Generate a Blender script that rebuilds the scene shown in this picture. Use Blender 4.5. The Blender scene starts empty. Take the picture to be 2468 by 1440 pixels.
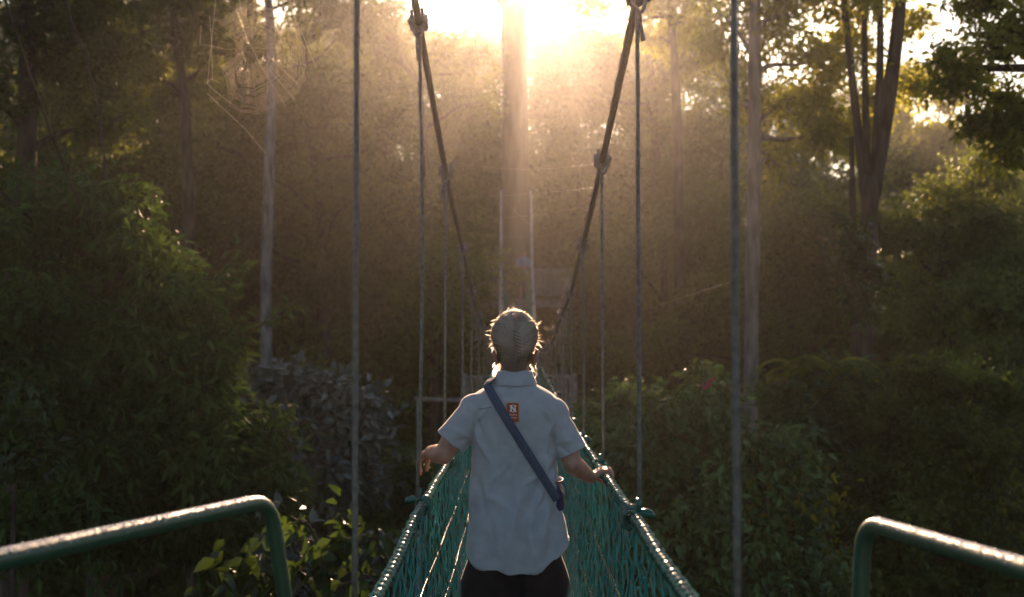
import bpy, math, random
import numpy as np
from mathutils import Vector, Matrix
from mathutils.bvhtree import BVHTree

SC = bpy.context.scene
COL = SC.collection
R = math.radians
F, CX, CY = 2400.0, 1234.0, 720.0            # focal length and centre of the 2468-wide photograph


def P(px, py, d):
    """world point seen at a photograph pixel, d metres ahead of the camera (camera at the origin, looking along +Y)"""
    return np.array([(px - CX) * d / F, d, (CY - py) * d / F])


# ------------------------------------------------------------------ camera, sky, sun, exposure
cam = bpy.data.objects.new('camera', bpy.data.cameras.new('camera'))
COL.objects.link(cam)
cam.rotation_euler = (R(90), 0, 0)
cam.data.sensor_width = 36
cam.data.lens = 36 * F / 2468
cam.data.clip_start = 0.05
cam.data.clip_end = 2000
cam.data.dof.use_dof = True
cam.data.dof.focus_distance = 3.8
cam.data.dof.aperture_fstop = 2.8
SC.camera = cam

SUN_PX, SUN_PY = 1296.0, -150.0
sd = Vector(((SUN_PX - CX) / F, 1, (CY - SUN_PY) / F)).normalized()
SUN_EL = math.asin(sd.z)
SUN_AZ = math.atan2(sd.x, sd.y)
world = bpy.data.worlds.new('World')
SC.world = world
world.use_nodes = True
wn = world.node_tree
sky = wn.nodes.new('ShaderNodeTexSky')
sky.sky_type = 'NISHITA'
sky.sun_disc = False
sky.sun_elevation = SUN_EL
sky.sun_rotation = SUN_AZ
sky.air_density = 1.0
sky.dust_density = 2.0
bg = wn.nodes['Background']
bg.inputs['Strength'].default_value = 0.050
wn.links.new(sky.outputs[0], bg.inputs['Color'])

sl = bpy.data.lights.new('sun', 'SUN')
sl.energy = 5.0
sl.angle = R(0.53)
sl.color = (1.0, 0.63, 0.39)
sun = bpy.data.objects.new('sun', sl)
COL.objects.link(sun)
sun.rotation_euler = sd.to_track_quat('Z', 'Y').to_euler()

SC.view_settings.view_transform = 'Standard'
SC.view_settings.look = 'None'
SC.view_settings.exposure = 1.5
SC.view_settings.gamma = 1.0
SC.view_settings.use_curve_mapping = False
cy = SC.cycles
cy.use_denoising = True
cy.max_bounces = 6
cy.diffuse_bounces = 3
cy.glossy_bounces = 2
cy.transmission_bounces = 4
cy.transparent_max_bounces = 8
cy.volume_bounces = 0
cy.caustics_reflective = False
cy.caustics_refractive = False

HAZE_DENSITY = 0.00115
HAZE_G = 0.85


# ------------------------------------------------------------------ helpers
def link(o, parent=None):
    COL.objects.link(o)
    if parent is not None:
        o.parent = parent
    return o


def tag(o, label=None, cat=None, group=None, kind=None):
    if label: o['label'] = label
    if cat: o['category'] = cat
    if group: o['group'] = group
    if kind: o['kind'] = kind
    return o


def empty(name, loc, label=None, cat=None, group=None):
    o = bpy.data.objects.new(name, None)
    o.empty_display_size = 0.2
    o.location = loc
    link(o)
    return tag(o, label, cat, group)


class MB:
    """collects vertices, quads and triangles; build() links them as one mesh object"""
    def __init__(self):
        self.v, self.q, self.t, self.n = [], [], [], 0
        self.qm, self.tm, self.tint = [], [], []

    def add(self, v, q=None, t=None, mat=0, tint=None):
        v = np.asarray(v, float).reshape(-1, 3)
        if q is not None and len(q):
            q = np.asarray(q, np.int64).reshape(-1, 4)
            self.q.append(q + self.n); self.qm.append(np.full(len(q), mat))
        if t is not None and len(t):
            t = np.asarray(t, np.int64).reshape(-1, 3)
            self.t.append(t + self.n); self.tm.append(np.full(len(t), mat))
        self.v.append(v)
        self.tint.append(np.full(len(v), 0.5) if tint is None else np.broadcast_to(np.asarray(tint, float), (len(v),)))
        self.n += len(v)
        return self

    def mesh(self, name, mats, smooth=True, offset=None):
        v = np.concatenate(self.v)
        if offset is not None:
            v = v - np.asarray(offset)
        q = np.concatenate(self.q) if self.q else np.zeros((0, 4), np.int64)
        t = np.concatenate(self.t) if self.t else np.zeros((0, 3), np.int64)
        me = bpy.data.meshes.new(name)
        me.vertices.add(len(v)); me.vertices.foreach_set('co', v.astype(np.float32).ravel())
        nl = len(q) * 4 + len(t) * 3
        me.loops.add(nl)
        me.loops.foreach_set('vertex_index', np.concatenate([q.ravel(), t.ravel()]).astype(np.int32))
        me.polygons.add(len(q) + len(t))
        ls = np.concatenate([np.arange(len(q)) * 4, len(q) * 4 + np.arange(len(t)) * 3]).astype(np.int32)
        me.polygons.foreach_set('loop_start', ls)
        mi = np.concatenate(self.qm + self.tm).astype(np.int32)
        me.polygons.foreach_set('material_index', mi)
        me.polygons.foreach_set('use_smooth', np.full(len(q) + len(t), smooth))
        for m in (mats if isinstance(mats, (list, tuple)) else [mats]):
            me.materials.append(m)
        a = me.attributes.new('tint', 'FLOAT', 'POINT')
        a.data.foreach_set('value', np.concatenate(self.tint).astype(np.float32))
        me.update(calc_edges=True)
        return me

    def build(self, name, mats, parent=None, smooth=True, loc=None):
        """vertices are world coordinates; loc becomes the origin of a top-level object; a parent's own location is subtracted"""
        off = None
        if parent is not None:
            off = np.array(world_loc(parent))
        elif loc is not None:
            off = np.array(loc)
        o = bpy.data.objects.new(name, self.mesh(name, mats, smooth, off))
        if parent is None and loc is not None:
            o.location = loc
        return link(o, parent)


def world_loc(o):
    l = Vector(o.location)
    while o.parent is not None:
        o = o.parent
        l = l + Vector(o.location)
    return l


def unit(a):
    a = np.asarray(a, float)
    return a / np.maximum(np.linalg.norm(a, axis=-1, keepdims=True), 1e-9)


def frames(p):
    t = unit(np.gradient(p, axis=0))
    ref = np.array([0, 0, 1.0]) if abs(t[0, 2]) < 0.9 else np.array([0, 1.0, 0])
    n = np.zeros_like(p)
    cur = unit(np.cross(t[0], ref))
    for i in range(len(p)):
        cur = unit(cur - t[i] * np.dot(cur, t[i]))
        n[i] = cur
    return t, n, np.cross(t, n)


def tube(mb, p, r, sides=8, cap=True, mat=0, tint=None, wave=None):
    p = np.asarray(p, float)
    m = len(p)
    r = np.broadcast_to(np.asarray(r, float), (m,))
    t, n, b = frames(p)
    a = np.linspace(0, 2 * math.pi, sides, endpoint=False)
    rr = r[:, None] * np.ones(sides)[None]
    if wave is not None:
        rr = wave(rr, a)
    v = p[:, None, :] + rr[..., None] * (np.cos(a)[None, :, None] * n[:, None] + np.sin(a)[None, :, None] * b[:, None])
    i, j = np.meshgrid(np.arange(m - 1), np.arange(sides), indexing='ij')
    k = (j + 1) % sides
    q = np.stack([i * sides + j, i * sides + k, (i + 1) * sides + k, (i + 1) * sides + j], -1).reshape(-1, 4)
    v = v.reshape(-1, 3)
    tr = None
    if cap:
        v = np.concatenate([v, p[:1], p[-1:]])
        c0, c1 = m * sides, m * sides + 1
        tr = [[c0, (x + 1) % sides, x] for x in range(sides)] + \
             [[c1, (m - 1) * sides + x, (m - 1) * sides + (x + 1) % sides] for x in range(sides)]
    mb.add(v, q, tr, mat, tint)
    return mb


def box(mb, c, s, rot=None, mat=0):
    v = np.array([[x, y, z] for x in (-.5, .5) for y in (-.5, .5) for z in (-.5, .5)]) * np.array(s)
    if rot is not None:
        v = v @ np.array(rot).T
    mb.add(v + np.array(c), [[0, 1, 3, 2], [4, 6, 7, 5], [0, 4, 5, 1], [2, 3, 7, 6], [0, 2, 6, 4], [1, 5, 7, 3]], None, mat)
    return mb


def ellipsoid(mb, c, r, rot=None, nu=20, nv=12, mat=0, tint=None):
    u = np.linspace(0, 2 * math.pi, nu, endpoint=False)
    w = np.linspace(0, math.pi, nv + 1)[1:-1]
    g = np.stack([np.outer(np.sin(w), np.cos(u)), np.outer(np.sin(w), np.sin(u)), np.outer(np.cos(w), np.ones(nu))], -1)
    v = np.concatenate([g.reshape(-1, 3), [[0, 0, 1], [0, 0, -1]]]) * np.array(r)
    if rot is not None:
        v = v @ np.array(rot).T
    m = nv - 1
    q = [[i * nu + j, (i + 1) * nu + j, (i + 1) * nu + (j + 1) % nu, i * nu + (j + 1) % nu] for i in range(m - 1) for j in range(nu)]
    t = [[m * nu, j, (j + 1) % nu] for j in range(nu)] + [[m * nu + 1, (m - 1) * nu + (j + 1) % nu, (m - 1) * nu + j] for j in range(nu)]
    mb.add(v + np.array(c), q, t, mat, tint)
    return mb


def capsule(mb, p0, p1, r0, r1, sides=14):
    p0, p1 = np.array(p0, float), np.array(p1, float)
    L = np.linalg.norm(p1 - p0)
    ax = (p1 - p0) / L
    s, r = [], []
    for a in np.linspace(-90, 0, 5):
        s.append(r0 * math.sin(R(a))); r.append(max(r0 * math.cos(R(a)), 1e-4))
    for k in (0.25, 0.5, 0.75):
        s.append(L * k); r.append(r0 + (r1 - r0) * k)
    for a in np.linspace(0, 90, 5):
        s.append(L + r1 * math.sin(R(a))); r.append(max(r1 * math.cos(R(a)), 1e-4))
    pts = p0[None] + np.array(s)[:, None] * ax[None]
    ref = np.array([0, 0, 1.0]) if abs(ax[2]) < 0.9 else np.array([1.0, 0, 0])
    n = unit(np.cross(ax, ref)); b = np.cross(ax, n)
    a = np.linspace(0, 2 * math.pi, sides, endpoint=False)
    v = pts[:, None] + np.array(r)[:, None, None] * (np.cos(a)[None, :, None] * n + np.sin(a)[None, :, None] * b)
    m = len(s)
    q = [[i * sides + j, i * sides + (j + 1) % sides, (i + 1) * sides + (j + 1) % sides, (i + 1) * sides + j] for i in range(m - 1) for j in range(sides)]
    vv = np.concatenate([v.reshape(-1, 3), pts[:1], pts[-1:]])
    t = [[m * sides, (j + 1) % sides, j] for j in range(sides)] + [[m * sides + 1, (m - 1) * sides + j, (m - 1) * sides + (j + 1) % sides] for j in range(sides)]
    mb.add(vv, q, t)
    return mb


def chain(mb, pts, rad):
    for i in range(len(pts) - 1):
        capsule(mb, pts[i], pts[i + 1], rad[i], rad[i + 1])
    return mb


def loft(mb, rings, mat=0, cap=True):
    rings = np.asarray(rings, float)
    m, s = rings.shape[:2]
    i, j = np.meshgrid(np.arange(m - 1), np.arange(s), indexing='ij')
    k = (j + 1) % s
    q = np.stack([i * s + j, i * s + k, (i + 1) * s + k, (i + 1) * s + j], -1).reshape(-1, 4)
    v = rings.reshape(-1, 3)
    t = None
    if cap:
        v = np.concatenate([v, rings[0].mean(0)[None], rings[-1].mean(0)[None]])
        t = [[m * s, (x + 1) % s, x] for x in range(s)] + [[m * s + 1, (m - 1) * s + x, (m - 1) * s + (x + 1) % s] for x in range(s)]
    mb.add(v, q, t, mat)
    return mb


def remesh(mb, voxel, smooth=6):
    """one continuous surface grown over the overlapping shapes; returns vertices, faces"""
    o = bpy.data.objects.new('work', mb.mesh('work', []))
    COL.objects.link(o)
    m = o.modifiers.new('r', 'REMESH'); m.mode = 'VOXEL'; m.voxel_size = voxel
    if smooth:
        s = o.modifiers.new('s', 'SMOOTH'); s.factor = 0.5; s.iterations = smooth
    dg = bpy.context.evaluated_depsgraph_get()
    me = bpy.data.meshes.new_from_object(o.evaluated_get(dg))
    v = np.zeros(len(me.vertices) * 3, np.float32); me.vertices.foreach_get('co', v)
    nr = np.zeros(len(me.vertices) * 3, np.float32); me.vertices.foreach_get('normal', nr)
    f = [tuple(p.vertices) for p in me.polygons]
    old = o.data
    bpy.data.objects.remove(o); bpy.data.meshes.remove(old); bpy.data.meshes.remove(me)
    q = np.array([x for x in f if len(x) == 4]).reshape(-1, 4)
    t = np.array([x for x in f if len(x) == 3]).reshape(-1, 3)
    return v.reshape(-1, 3).astype(float), nr.reshape(-1, 3).astype(float), q, t


def smooth_curve(xs, ys, sigma=0.8):
    g = np.arange(xs[0] - 6, xs[-1] + 6, 0.1)
    s0 = (ys[1] - ys[0]) / (xs[1] - xs[0]); s1 = (ys[-1] - ys[-2]) / (xs[-1] - xs[-2])
    y = np.interp(g, xs, ys)
    y = np.where(g < xs[0], ys[0] + (g - xs[0]) * s0, np.where(g > xs[-1], ys[-1] + (g - xs[-1]) * s1, y))
    k = np.exp(-0.5 * (np.arange(-30, 31) * 0.1 / sigma) ** 2); k /= k.sum()
    ye = np.convolve(np.pad(y, 30, mode='reflect', reflect_type='odd'), k, 'valid')
    return lambda d: np.interp(d, g, ye)


def sm(a, b, x):
    t = np.clip((x - a) / (b - a), 0, 1)
    return t * t * (3 - 2 * t)


# ------------------------------------------------------------------ materials
def new_mat(name):
    m = bpy.data.materials.new(name)
    m.use_nodes = True
    nt = m.node_tree
    return m, nt, nt.nodes['Principled BSDF'], nt.nodes['Material Output']


def noise_color(nt, c0, c1, scale, detail=4, lo=0.35, hi=0.65, coord='Object', stretch=None):
    tc = nt.nodes.new('ShaderNodeTexCoord')
    no = nt.nodes.new('ShaderNodeTexNoise'); no.inputs['Scale'].default_value = scale; no.inputs['Detail'].default_value = detail
    src = tc.outputs[coord]
    if stretch:
        mp = nt.nodes.new('ShaderNodeMapping'); mp.inputs['Scale'].default_value = stretch
        nt.links.new(src, mp.inputs[0]); src = mp.outputs[0]
    nt.links.new(src, no.inputs['Vector'])
    cr = nt.nodes.new('ShaderNodeValToRGB')
    cr.color_ramp.elements[0].position = lo; cr.color_ramp.elements[1].position = hi
    cr.color_ramp.elements[0].color = (*c0, 1); cr.color_ramp.elements[1].color = (*c1, 1)
    nt.links.new(no.outputs[0], cr.inputs[0])
    return no, cr


def bump(nt, src, bs, strength, dist):
    b = nt.nodes.new('ShaderNodeBump'); b.inputs['Strength'].default_value = strength; b.inputs['Distance'].default_value = dist
    nt.links.new(src, b.inputs['Height']); nt.links.new(b.outputs[0], bs.inputs['Normal'])


def mat_noise(name, c0, c1, scale, rough=0.6, bstr=0.0, bdist=0.01, spec=0.5, metal=0.0, stretch=None, detail=4):
    m, nt, bs, out = new_mat(name)
    no, cr = noise_color(nt, c0, c1, scale, detail, stretch=stretch)
    nt.links.new(cr.outputs[0], bs.inputs['Base Color'])
    bs.inputs['Roughness'].default_value = rough
    bs.inputs['Specular IOR Level'].default_value = spec
    bs.inputs['Metallic'].default_value = metal
    if bstr:
        bump(nt, no.outputs[0], bs, bstr, bdist)
    return m


def mat_leaf(name, dark, light, trans, rough=0.55, spec=0.25, tmix=0.42):
    m, nt, bs, out = new_mat(name)
    at = nt.nodes.new('ShaderNodeAttribute'); at.attribute_name = 'tint'
    cr = nt.nodes.new('ShaderNodeValToRGB')
    cr.color_ramp.elements[0].position = 0.15; cr.color_ramp.elements[1].position = 0.95
    cr.color_ramp.elements[0].color = (*dark, 1); cr.color_ramp.elements[1].color = (*light, 1)
    nt.links.new(at.outputs['Fac'], cr.inputs[0])
    oi = nt.nodes.new('ShaderNodeObjectInfo')
    mr = nt.nodes.new('ShaderNodeMapRange'); mr.inputs[3].default_value = 0.50; mr.inputs[4].default_value = 1.5
    nt.links.new(oi.outputs['Random'], mr.inputs[0])
    hs = nt.nodes.new('ShaderNodeHueSaturation')
    m2 = nt.nodes.new('ShaderNodeMapRange'); m2.inputs[3].default_value = 0.475; m2.inputs[4].default_value = 0.515
    ml = nt.nodes.new('ShaderNodeMath'); ml.operation = 'FRACT'
    mm = nt.nodes.new('ShaderNodeMath'); mm.operation = 'MULTIPLY'; mm.inputs[1].default_value = 7.3
    nt.links.new(oi.outputs['Random'], mm.inputs[0]); nt.links.new(mm.outputs[0], ml.inputs[0]); nt.links.new(ml.outputs[0], m2.inputs[0])
    nt.links.new(m2.outputs[0], hs.inputs['Hue']); nt.links.new(mr.outputs[0], hs.inputs['Value']); nt.links.new(cr.outputs[0], hs.inputs['Color'])
    nt.links.new(hs.outputs[0], bs.inputs['Base Color'])
    bs.inputs['Roughness'].default_value = rough
    bs.inputs['Specular IOR Level'].default_value = spec
    tr = nt.nodes.new('ShaderNodeBsdfTranslucent')
    ct = nt.nodes.new('ShaderNodeValToRGB')
    ct.color_ramp.elements[0].position = 0.1; ct.color_ramp.elements[1].position = 0.95
    ct.color_ramp.elements[0].color = (*[x * 0.55 for x in trans], 1); ct.color_ramp.elements[1].color = (*trans, 1)
    nt.links.new(at.outputs['Fac'], ct.inputs[0]); nt.links.new(ct.outputs[0], tr.inputs['Color'])
    mx = nt.nodes.new('ShaderNodeMixShader'); mx.inputs[0].default_value = tmix
    nt.links.new(bs.outputs[0], mx.inputs[1]); nt.links.new(tr.outputs[0], mx.inputs[2])
    nt.links.new(mx.outputs[0], out.inputs['Surface'])
    return m


M = {}
M['leaf_left'] = mat_leaf('leaf_left', (0.018, 0.050, 0.014), (0.085, 0.165, 0.042), (0.12, 0.20, 0.035))
M['leaf_olive'] = mat_leaf('leaf_olive', (0.034, 0.056, 0.013), (0.125, 0.150, 0.03), (0.27, 0.30, 0.045), tmix=0.45)
M['leaf_dark'] = mat_leaf('leaf_dark', (0.032, 0.056, 0.014), (0.10, 0.135, 0.03), (0.32, 0.38, 0.06))
M['leaf_yellow'] = mat_leaf('leaf_yellow', (0.075, 0.105, 0.014), (0.19, 0.22, 0.03), (0.66, 0.64, 0.07), tmix=0.58)
M['leaf_glossy'] = mat_leaf('leaf_glossy', (0.06, 0.08, 0.06), (0.15, 0.17, 0.14), (0.05, 0.08, 0.03), rough=0.34, spec=0.8, tmix=0.15)
M['leaf_broad'] = mat_leaf('leaf_broad', (0.02, 0.055, 0.012), (0.07, 0.13, 0.025), (0.09, 0.15, 0.02), rough=0.35, spec=0.5)
M['leaf_bush'] = mat_leaf('leaf_bush', (0.030, 0.066, 0.018), (0.115, 0.185, 0.05), (0.16, 0.25, 0.05), rough=0.35, spec=0.5)
M['bark_pale'] = mat_noise('bark_pale', (0.11, 0.105, 0.10), (0.28, 0.27, 0.26), 9, 0.85, 0.5, 0.02, 0.2, stretch=(1, 1, 0.25))
M['bark_brown'] = mat_noise('bark_brown', (0.04, 0.028, 0.02), (0.11, 0.08, 0.06), 10, 0.9, 0.7, 0.03, 0.2, stretch=(1, 1, 0.2))
M['bark_mauve'] = mat_noise('bark_mauve', (0.14, 0.12, 0.11), (0.27, 0.23, 0.21), 8, 0.9, 0.5, 0.02, 0.2, stretch=(1, 1, 0.25))
M['bark_big'] = mat_noise('bark_big', (0.035, 0.031, 0.030), (0.095, 0.083, 0.078), 5, 0.9, 0.8, 0.05, 0.2, stretch=(1, 1, 0.15))
M['soil'] = mat_noise('soil', (0.03, 0.022, 0.014), (0.07, 0.06, 0.03), 0.8, 0.95, 0.5, 0.1, 0.1)
M['green_rope'] = mat_noise('green_rope', (0.003, 0.075, 0.055), (0.008, 0.13, 0.10), 40, 0.22, 0.3, 0.003, 0.6)
M['net'] = mat_noise('net', (0.006, 0.16, 0.135), (0.015, 0.29, 0.25), 14, 0.25, 0.0, 0.01, 0.6)
M['green_paint'] = mat_noise('green_paint', (0.001, 0.050, 0.024), (0.002, 0.075, 0.036), 120, 0.42, 0.6, 0.002, 0.6)
M['wire'] = mat_noise('wire', (0.10, 0.10, 0.085), (0.20, 0.19, 0.165), 60, 0.5, 0.3, 0.002, 0.4)
M['cable'] = mat_noise('cable', (0.018, 0.019, 0.019), (0.045, 0.046, 0.046), 60, 0.55, 0.3, 0.002, 0.5)
M['pale_rope'] = mat_noise('pale_rope', (0.50, 0.44, 0.42), (0.72, 0.66, 0.64), 8, 0.6)
M['galvanised'] = mat_noise('galvanised', (0.12, 0.11, 0.10), (0.26, 0.25, 0.23), 50, 0.45, 0.3, 0.002, 0.5, metal=0.4)
M['plank'] = mat_noise('plank', (0.17, 0.15, 0.13), (0.34, 0.31, 0.28), 6, 0.8, 0.4, 0.004, 0.2, stretch=(6, 0.6, 1))
M['timber'] = mat_noise('timber', (0.24, 0.20, 0.17), (0.42, 0.37, 0.33), 6, 0.8, 0.4, 0.004, 0.2)


def mat_silk():
    m, nt, bs, out = new_mat('silk')
    bs.inputs['Base Color'].default_value = (0.9, 0.85, 0.75, 1)
    bs.inputs['Roughness'].default_value = 0.3
    tr = nt.nodes.new('ShaderNodeBsdfTranslucent'); tr.inputs[0].default_value = (1, 0.92, 0.8, 1)
    mx = nt.nodes.new('ShaderNodeMixShader'); mx.inputs[0].default_value = 0.6
    nt.links.new(bs.outputs[0], mx.inputs[1]); nt.links.new(tr.outputs[0], mx.inputs[2])
    nt.links.new(mx.outputs[0], out.inputs['Surface'])
    return m


M['silk'] = mat_silk()
M['dew'] = mat_noise('dew', (0.75, 0.78, 0.78), (0.85, 0.87, 0.87), 10, 0.2, 0, 0.01, 1.0)  # white base colour stands in for the highlight on each droplet
gp_ = M['green_paint'].node_tree.nodes['Principled BSDF']
gp_.inputs['Coat Weight'].default_value = 0.6
gp_.inputs['Coat Roughness'].default_value = 0.42


def mat_fabric(name, c0, c1, weave=900, rough=0.85, sheen=0.3, tl=0.12, tcol=None):
    m, nt, bs, out = new_mat(name)
    no, cr = noise_color(nt, c0, c1, 22, 6)
    nt.links.new(cr.outputs[0], bs.inputs['Base Color'])
    bs.inputs['Roughness'].default_value = rough
    bs.inputs['Specular IOR Level'].default_value = 0.2
    bs.inputs['Sheen Weight'].default_value = sheen; bs.inputs['Sheen Roughness'].default_value = 0.25
    n2 = nt.nodes.new('ShaderNodeTexNoise'); n2.inputs['Scale'].default_value = weave; n2.inputs['Detail'].default_value = 2
    tc = nt.nodes.new('ShaderNodeTexCoord'); nt.links.new(tc.outputs['Object'], n2.inputs['Vector'])
    bump(nt, n2.outputs[0], bs, 0.25, 0.001)
    if tl:
        tr = nt.nodes.new('ShaderNodeBsdfTranslucent'); tr.inputs[0].default_value = (*(tcol or c1), 1)
        mx = nt.nodes.new('ShaderNodeMixShader'); mx.inputs[0].default_value = tl
        nt.links.new(bs.outputs[0], mx.inputs[1]); nt.links.new(tr.outputs[0], mx.inputs[2])
        nt.links.new(mx.outputs[0], out.inputs['Surface'])
    return m


M['shirt'] = mat_fabric('shirt', (0.40, 0.425, 0.455), (0.48, 0.505, 0.535), sheen=0.9)
M['trousers'] = mat_fabric('trousers', (0.010, 0.010, 0.012), (0.018, 0.018, 0.020), tl=0)
M['strap'] = mat_fabric('strap', (0.045, 0.075, 0.12), (0.06, 0.095, 0.15), tl=0, sheen=0.1)
M['bag'] = mat_fabric('bag', (0.012, 0.026, 0.085), (0.022, 0.042, 0.12), tl=0, rough=0.5)
M['tee'] = mat_fabric('tee', (0.20, 0.33, 0.48), (0.28, 0.42, 0.58), tl=0)
M['lime_shirt'] = mat_fabric('lime_shirt', (0.40, 0.42, 0.14), (0.50, 0.52, 0.20), tl=0)
M['shorts'] = mat_fabric('shorts', (0.10, 0.11, 0.10), (0.15, 0.16, 0.15), tl=0)
M['patch_red'] = mat_fabric('patch_red', (0.34, 0.05, 0.02), (0.42, 0.07, 0.03), tl=0)
M['patch_gold'] = mat_fabric('patch_gold', (0.42, 0.28, 0.08), (0.50, 0.34, 0.11), tl=0)
M['patch_white'] = mat_fabric('patch_white', (0.75, 0.72, 0.72), (0.85, 0.82, 0.82), tl=0)
M['stitch'] = mat_fabric('stitch', (0.09, 0.11, 0.13), (0.12, 0.14, 0.16), tl=0)
M['shoe'] = mat_noise('shoe', (0.03, 0.028, 0.025), (0.05, 0.045, 0.04), 20, 0.6)


def mat_skin():
    m, nt, bs, out = new_mat('skin')
    no, cr = noise_color(nt, (0.34, 0.17, 0.12), (0.46, 0.25, 0.18), 30, 5)
    nt.links.new(cr.outputs[0], bs.inputs['Base Color'])
    bs.inputs['Roughness'].default_value = 0.5
    bs.inputs['Subsurface Weight'].default_value = 0.5
    bs.inputs['Subsurface Radius'].default_value = (1.0, 0.22, 0.1)
    bs.inputs['Subsurface Scale'].default_value = 0.012
    bump(nt, no.outputs[0], bs, 0.15, 0.003)
    return m


M['skin'] = mat_skin()


def mat_hair():
    m, nt, bs, out = new_mat('hair')
    at = nt.nodes.new('ShaderNodeAttribute'); at.attribute_name = 'tint'
    cr = nt.nodes.new('ShaderNodeValToRGB')
    cr.color_ramp.elements[0].position = 0.0; cr.color_ramp.elements[1].position = 1.0
    cr.color_ramp.elements[0].color = (0.15, 0.13, 0.115, 1); cr.color_ramp.elements[1].color = (0.78, 0.71, 0.63, 1)
    nt.links.new(at.outputs['Fac'], cr.inputs[0]); nt.links.new(cr.outputs[0], bs.inputs['Base Color'])
    bs.inputs['Roughness'].default_value = 0.38
    bs.inputs['Specular IOR Level'].default_value = 0.6
    tr = nt.nodes.new('ShaderNodeBsdfTranslucent')
    tr.inputs[0].default_value = (0.95, 0.82, 0.66, 1)
    mx = nt.nodes.new('ShaderNodeMixShader'); mx.inputs[0].default_value = 0.5
    nt.links.new(bs.outputs[0], mx.inputs[1]); nt.links.new(tr.outputs[0], mx.inputs[2])
    nt.links.new(mx.outputs[0], out.inputs['Surface'])
    return m


M['hair'] = mat_hair()


def mat_wisp():
    m, nt, bs, out = new_mat('hair_wisp')               # single hairs pass the sun on mostly forwards
    tr = nt.nodes.new('ShaderNodeBsdfTranslucent'); tr.inputs[0].default_value = (0.97, 0.90, 0.80, 1)
    rf = nt.nodes.new('ShaderNodeBsdfRefraction'); rf.inputs['Color'].default_value = (1.0, 0.95, 0.87, 1)
    rf.inputs['Roughness'].default_value = 0.65; rf.inputs['IOR'].default_value = 1.55
    mx = nt.nodes.new('ShaderNodeMixShader'); mx.inputs[0].default_value = 0.65
    nt.links.new(tr.outputs[0], mx.inputs[1]); nt.links.new(rf.outputs[0], mx.inputs[2])
    nt.links.new(mx.outputs[0], out.inputs['Surface'])
    return m


M['wisp'] = mat_wisp()
M['hair_dark'] = mat_noise('hair_dark', (0.04, 0.03, 0.025), (0.09, 0.07, 0.06), 80, 0.5)
M['clip'] = mat_noise('clip', (0.20, 0.175, 0.155), (0.34, 0.30, 0.27), 60, 0.3)

# ------------------------------------------------------------------ ground
GROUND = -13.0
g = MB()
n = 60
xs = np.linspace(-400, 400, n); ys = np.linspace(-200, 600, n)
X, Y = np.meshgrid(xs, ys, indexing='ij')
Z = GROUND + 0.5 * np.sin(X * 0.13) * np.cos(Y * 0.11) - 0.6
i, j = np.meshgrid(np.arange(n - 1), np.arange(n - 1), indexing='ij')
g.add(np.stack([X, Y, Z], -1).reshape(-1, 3), np.stack([i * n + j, (i + 1) * n + j, (i + 1) * n + j + 1, i * n + j + 1], -1).reshape(-1, 4))
tag(g.build('ground', M['soil']), kind='structure')


# ------------------------------------------------------------------ the rope bridge
bcx = smooth_curve([0, 20, 26, 32], [14 * d / F if d <= 20 else (p - CX) * d / F for d, p in ((0, 0), (20, 1248), (26, 1246), (32, 1244))], 1.5)
hw = smooth_curve([-3, 0, 20, 26, 29.5, 32], [.36, .36, .36, .43, .455, .48], 1.0)                    # half distance of the main cables
rw = smooth_curve([-3, 0, 20, 32], [.347, .347, .347, .33], 1.0)                                        # of the hand ropes
mainL = smooth_curve([-3, .5, 2.2, 3.48, 4.85, 6.5, 8, 9.5, 11, 14, 18, 22, 24, 26, 28, 30, 32.4],
                     [3.2, 1.95, 1.40, 1.044, .647, .325, 0.0, -.2, -.37, -.65, -.82, -.62, -.38, 0.0, .62, 1.6, 3.5], .45)
mainR = smooth_curve([-3, .5, 1.66, 3.06, 4.34, 5.57, 6.86, 8.64, 10.5, 14, 18, 22, 24, 26, 28, 30, 32.4],
                     [2.7, 1.65, 1.29, .887, .56, .279, .014, -.2, -.48, -.74, -.85, -.62, -.38, 0.0, .62, 1.6, 3.5], .45)
ropeL = smooth_curve([-1, 1.2, 2.63, 3.63, 4.85, 6.1, 9.9, 14, 18.4, 20, 22, 24, 26, 28, 31],
                     [-.50, -.66, -.765, -.735, -.815, -.86, -.93, -1.03, -1.07, -.98, -.6, -.05, .40, .72, 1.0], .35)
ropeR = smooth_curve([-1, 1.2, 2.1, 3.0, 3.9, 4.28, 5.5, 6.1, 9.9, 14, 18.4, 20, 22, 24, 26, 28, 31],
                     [-.45, -.56, -.62, -.65, -.715, -.71, -.78, -.82, -.91, -1.03, -1.07, -.98, -.6, -.05, .40, .72, 1.0], .35)
deckz = smooth_curve([-1, 2, 3.75, 6, 10, 14, 18, 20, 22, 24, 26, 28, 31],
                     [-1.60, -1.63, -1.70, -1.82, -1.95, -2.06, -2.1, -1.95, -1.6, -1.05, -.56, -.28, -.02], .5)

bridge = empty('rope_bridge', (0, 3, float(deckz(3))), 'long green rope bridge slung on steel cables between the platforms in the forest', 'bridge')


def side_pts(s, f, ds, w):
    return np.stack([bcx(ds) + s * w(ds), ds, f(ds)], -1)


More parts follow.
